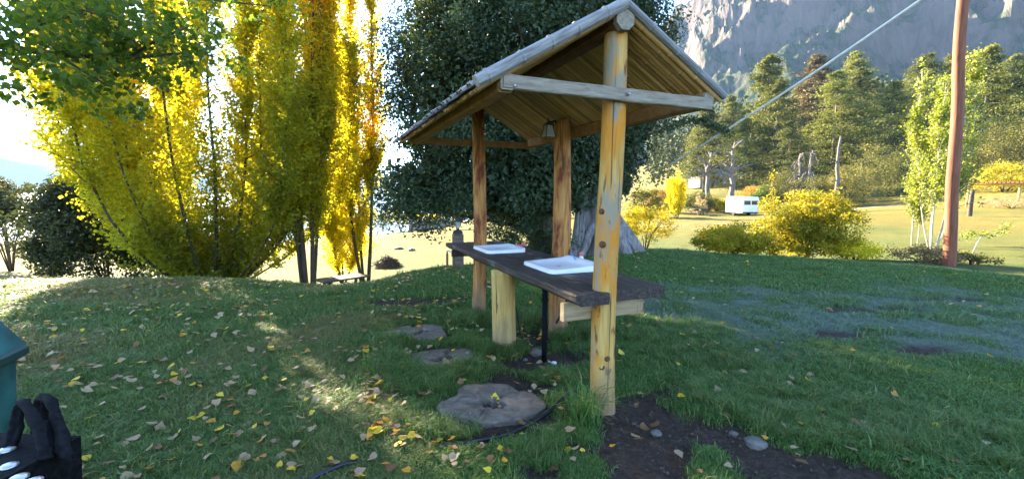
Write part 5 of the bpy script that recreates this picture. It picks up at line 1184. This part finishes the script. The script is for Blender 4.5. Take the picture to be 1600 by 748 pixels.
# longer grass where the mower does not reach: posts, slices, soil edges
LX, LY, LS = [], [], []
def rough_patch(px, py, rx, ry, n, sc):
    p = atz(px, py); a = r.uniform(0, 6.28, n); q = np.sqrt(r.random(n)); LX.append(p[0] + np.cos(a) * q * rx); LY.append(p[1] + np.sin(a) * q * ry); LS.append(sc * r.uniform(.6, 1.15, n))
for a in ((735, 500, .28, .3, 60, .8), (800, 500, .4, .4, 110, .75), (900, 505, .35, .35, 110, .9), (900, 525, .3, .2, 70, .9), (625, 575, .28, .25, 70, .85), (655, 600, .30, .22, 80, .75), (740, 545, .2, .3, 70, .75), (790, 545, .22, .15, 50, .8), (610, 545, .22, .2, 40, .8), (840, 700, .16, .2, 50, .55), (720, 580, .2, .15, 40, .7), (700, 670, .3, .12, 40, .6), (1050, 520, .7, .5, 170, .6), (1200, 620, .7, .4, 230, .55), (1330, 660, .8, .4, 260, .55), (1500, 690, .6, .3, 150, .55), (1110, 560, .5, .3, 120, .55), (1250, 560, 1.0, .5, 200, .45), (330, 690, .8, .4, 160, .38), (520, 650, .6, .4, 140, .42), (150, 600, 1.0, .5, 160, .35), (870, 590, .25, .15, 40, .55)): rough_patch(*a)
LX, LY, LS = map(np.concatenate, (LX, LY, LS)); kk_ = np.min([np.hypot(LX - p[0], LY - p[1] * 1.0) for p in wp], 0) > .36; LX, LY, LS = LX[kk_], LY[kk_], LS[kk_]
grass_stuff('rough_grass', 'longer unmown grass around posts and trunk slices', LX, LY, LS, r.random(len(LX)) * .25, np.zeros(len(LX)), longt, 660)
# the tall tuft leaning at the front post
tp = atz(915, 655); tm = tuft_mesh(670, 150, .16, .44, .10, 1.1, .007); tm.materials.append(M['grass'])
tag(link('grass_tuft', tm, None, None, (tp[0], tp[1], gz(tp[0], tp[1]))), 'tall arching grass tuft at the foot of the front post', 'grass tuft')

# clods on the bare soil
n = 2600; x = r.uniform(-.6, 2.4, n); y = r.uniform(1.9, 4.9, n); s_ = soil_mask(x, y); k = s_ > .6; x, y = x[k], y[k]; z = zg(x, y)
base = np.array([(0, 0, 1), (.9, 0, .1), (0, .9, 0), (-.9, 0, .15), (0, -.9, 0), (0, 0, -.6)]); tf = np.array([(0, 1, 2), (0, 2, 3), (0, 3, 4), (0, 4, 1), (5, 2, 1), (5, 3, 2), (5, 4, 3), (5, 1, 4)])
sz = .004 + .016 * r.random(len(x)) ** 3
V = (base[None] * r.uniform(.6, 1.3, (len(x), 6, 1)) * sz[:, None, None] + np.stack([x, y, z + sz * .2], 1)[:, None]); Fq = (tf[None] + (np.arange(len(x)) * 6)[:, None, None]).reshape(-1, 3)
tag(link('soil_clods', mesh_np('soil_clods', V.reshape(-1, 3), Fq), M['clod']), 'small crumbs and clods of dark soil on the bare patch', 'soil', kind='stuff')

# ------------------------------------------------------------------ fallen leaves
def leaf_shape(seed, curl):
    r = np.random.default_rng(seed); pts = [(0, -.02), (.22, -.12), (.42, .05), (.46, .28), (.30, .58), (0, 1.0), (-.30, .58), (-.46, .28), (-.42, .05), (-.22, -.12)]
    V = [(x * (1 + .15 * r.normal()), y, curl * (x * x * 1.4 + (y - .4) ** 2 * .7) + r.normal() * .03 * curl) for x, y in pts]; V.append((0, .35, 0)); n = len(pts)
    F = [(i, (i + 1) % n, n) for i in range(n)]; st = [(-.012, -.02, 0), (.012, -.02, 0), (.03, -.42, .08), (.01, -.42, .09)]; V += st; F.append((n + 1, n + 4, n + 3)); F.append((n + 1, n + 3, n + 2))
    return np.array(V) - np.array([0, .35, 0]), np.array(F)
SH = [leaf_shape(700 + i, c) for i, c in enumerate((.15, .35, .6, .9, -.3, -.6))]
CLS = [('fallen yellow leaf lying on the shaded lawn', (.9, 1.0)), ('fallen orange leaf lying on the shaded lawn', (.74, .82)), ('pale tan fallen leaf lying on the shaded lawn', (.48, .64)), ('curled brown fallen leaf lying on the shaded lawn', (.12, .34))]
LM = {}
for c in range(4):
    for s_i, (V, F) in enumerate(SH):
        for q in range(2): me = mesh_np('fallen_leaf', V, F, True, {'hue': np.full(len(V), CLS[c][1][0] + (CLS[c][1][1] - CLS[c][1][0]) * (q * .7 + .15))}); me.materials.append(M['fallen']); LM[(c, s_i, q)] = me
x, y = wedge(4600, 1.6, 12.5, 50)
dens = .12 + .75 * smoothstep(2.2, -1.5, x) + .0 * y
n1 = fbm(x * .8, y * .8, 0, 3, 710); dens *= .35 + 1.5 * smoothstep(.45, .65, n1); dens *= np.where(np.hypot(x, y) > 7, .8, 1)
k = r.random(len(x)) < dens * .85; x, y = x[k], y[k]
for px, py, rx, ry, n in ((620, 610, .30, .35, 75), (590, 560, .3, .3, 40), (640, 680, .35, .18, 45), (430, 690, .35, .25, 22), (480, 640, .3, .2, 14), (200, 590, .5, .3, 24), (330, 660, .4, .2, 12), (520, 735, .35, .12, 14), (270, 610, .3, .2, 10), (760, 640, .2, .18, 10), (730, 720, .25, .15, 14), (700, 590, .3, .25, 16), (1330, 640, .7, .5, 16), (1450, 700, .5, .3, 12), (1150, 560, .9, .6, 18), (880, 700, .3, .25, 8), (850, 600, .3, .2, 12)):
    p = atz(px, py); a = r.uniform(0, 6.28, n); q = np.sqrt(r.random(n)); x = np.append(x, p[0] + np.cos(a) * q * rx); y = np.append(y, p[1] + np.sin(a) * q * ry)
z = zg(x, y); order = np.argsort(np.hypot(x, y)); x, y, z = x[order], y[order], z[order]
inview = np.abs(x) < 1.11 * y
inview &= ((EYE - z) / np.maximum(y, .1) < .70)
hero = np.where(inview)[0][:300]; hs = set(hero.tolist())
cls = r.choice(4, len(x), p=[.14, .13, .50, .23]); size = r.uniform(.035, .072, len(x)); rots = r.uniform(0, 6.28, len(x)); tx_, ty_ = r.normal(size=len(x)) * .28, r.normal(size=len(x)) * .28
SV, SF, SHU, off = [], [], [], 0
for i in range(len(x)):
    c = int(cls[i]); si = int(r.integers(6))
    if i in hs:
        o = link('fallen_leaf', LM[(c, si, int(r.integers(2)))]); o.location = (x[i], y[i], z[i] + .028 + r.uniform(0, .02)); o.scale = (size[i],) * 3; o.rotation_euler = (tx_[i], ty_[i], rots[i]); 
        on_soil = soil_mask(x[i:i + 1], y[i:i + 1])[0] > .5; by_sl = min(math.hypot(x[i] - p[0], y[i] - p[1]) for p in wp) < .62
        where = 'on the dark bare soil' if on_soil and x[i] > .3 else 'beside the trunk slices' if by_sl else 'on the lawn right of the shelter' if x[i] > .9 else 'on the lawn near the black crate' if x[i] < -1.5 and y[i] < 2.9 else 'on the lawn left of the trunk slices' if y[i] > 2.9 else 'on the lawn at the bottom edge'
        cn = ('yellow', 'orange', 'pale tan', 'curled brown')[c]; tag(o, cn + ' fallen leaf lying ' + where, 'leaf', cn + ' leaves ' + where)
    else:
        V, F = SH[si]; ca, sa = math.cos(rots[i]), math.sin(rots[i]); W_ = V * size[i]; W_ = np.stack([W_[:, 0] * ca - W_[:, 1] * sa, W_[:, 0] * sa + W_[:, 1] * ca, W_[:, 2] + W_[:, 0] * tx_[i] + W_[:, 1] * ty_[i]], 1)
        SV.append(W_ + np.array([x[i], y[i], z[i] + .03 + .004 * min(8, math.hypot(x[i], y[i]))])); SF.append(F + off); off += len(V); SHU.append(np.full(len(V), r.uniform(*CLS[c][1])))
me = mesh_np('leaf_litter', np.concatenate(SV), np.concatenate(SF), True, {'hue': np.concatenate(SHU)})
tag(link('leaf_litter', me, M['fallen']), 'scattered small fallen leaves farther off on the lawn', 'leaves', kind='stuff')
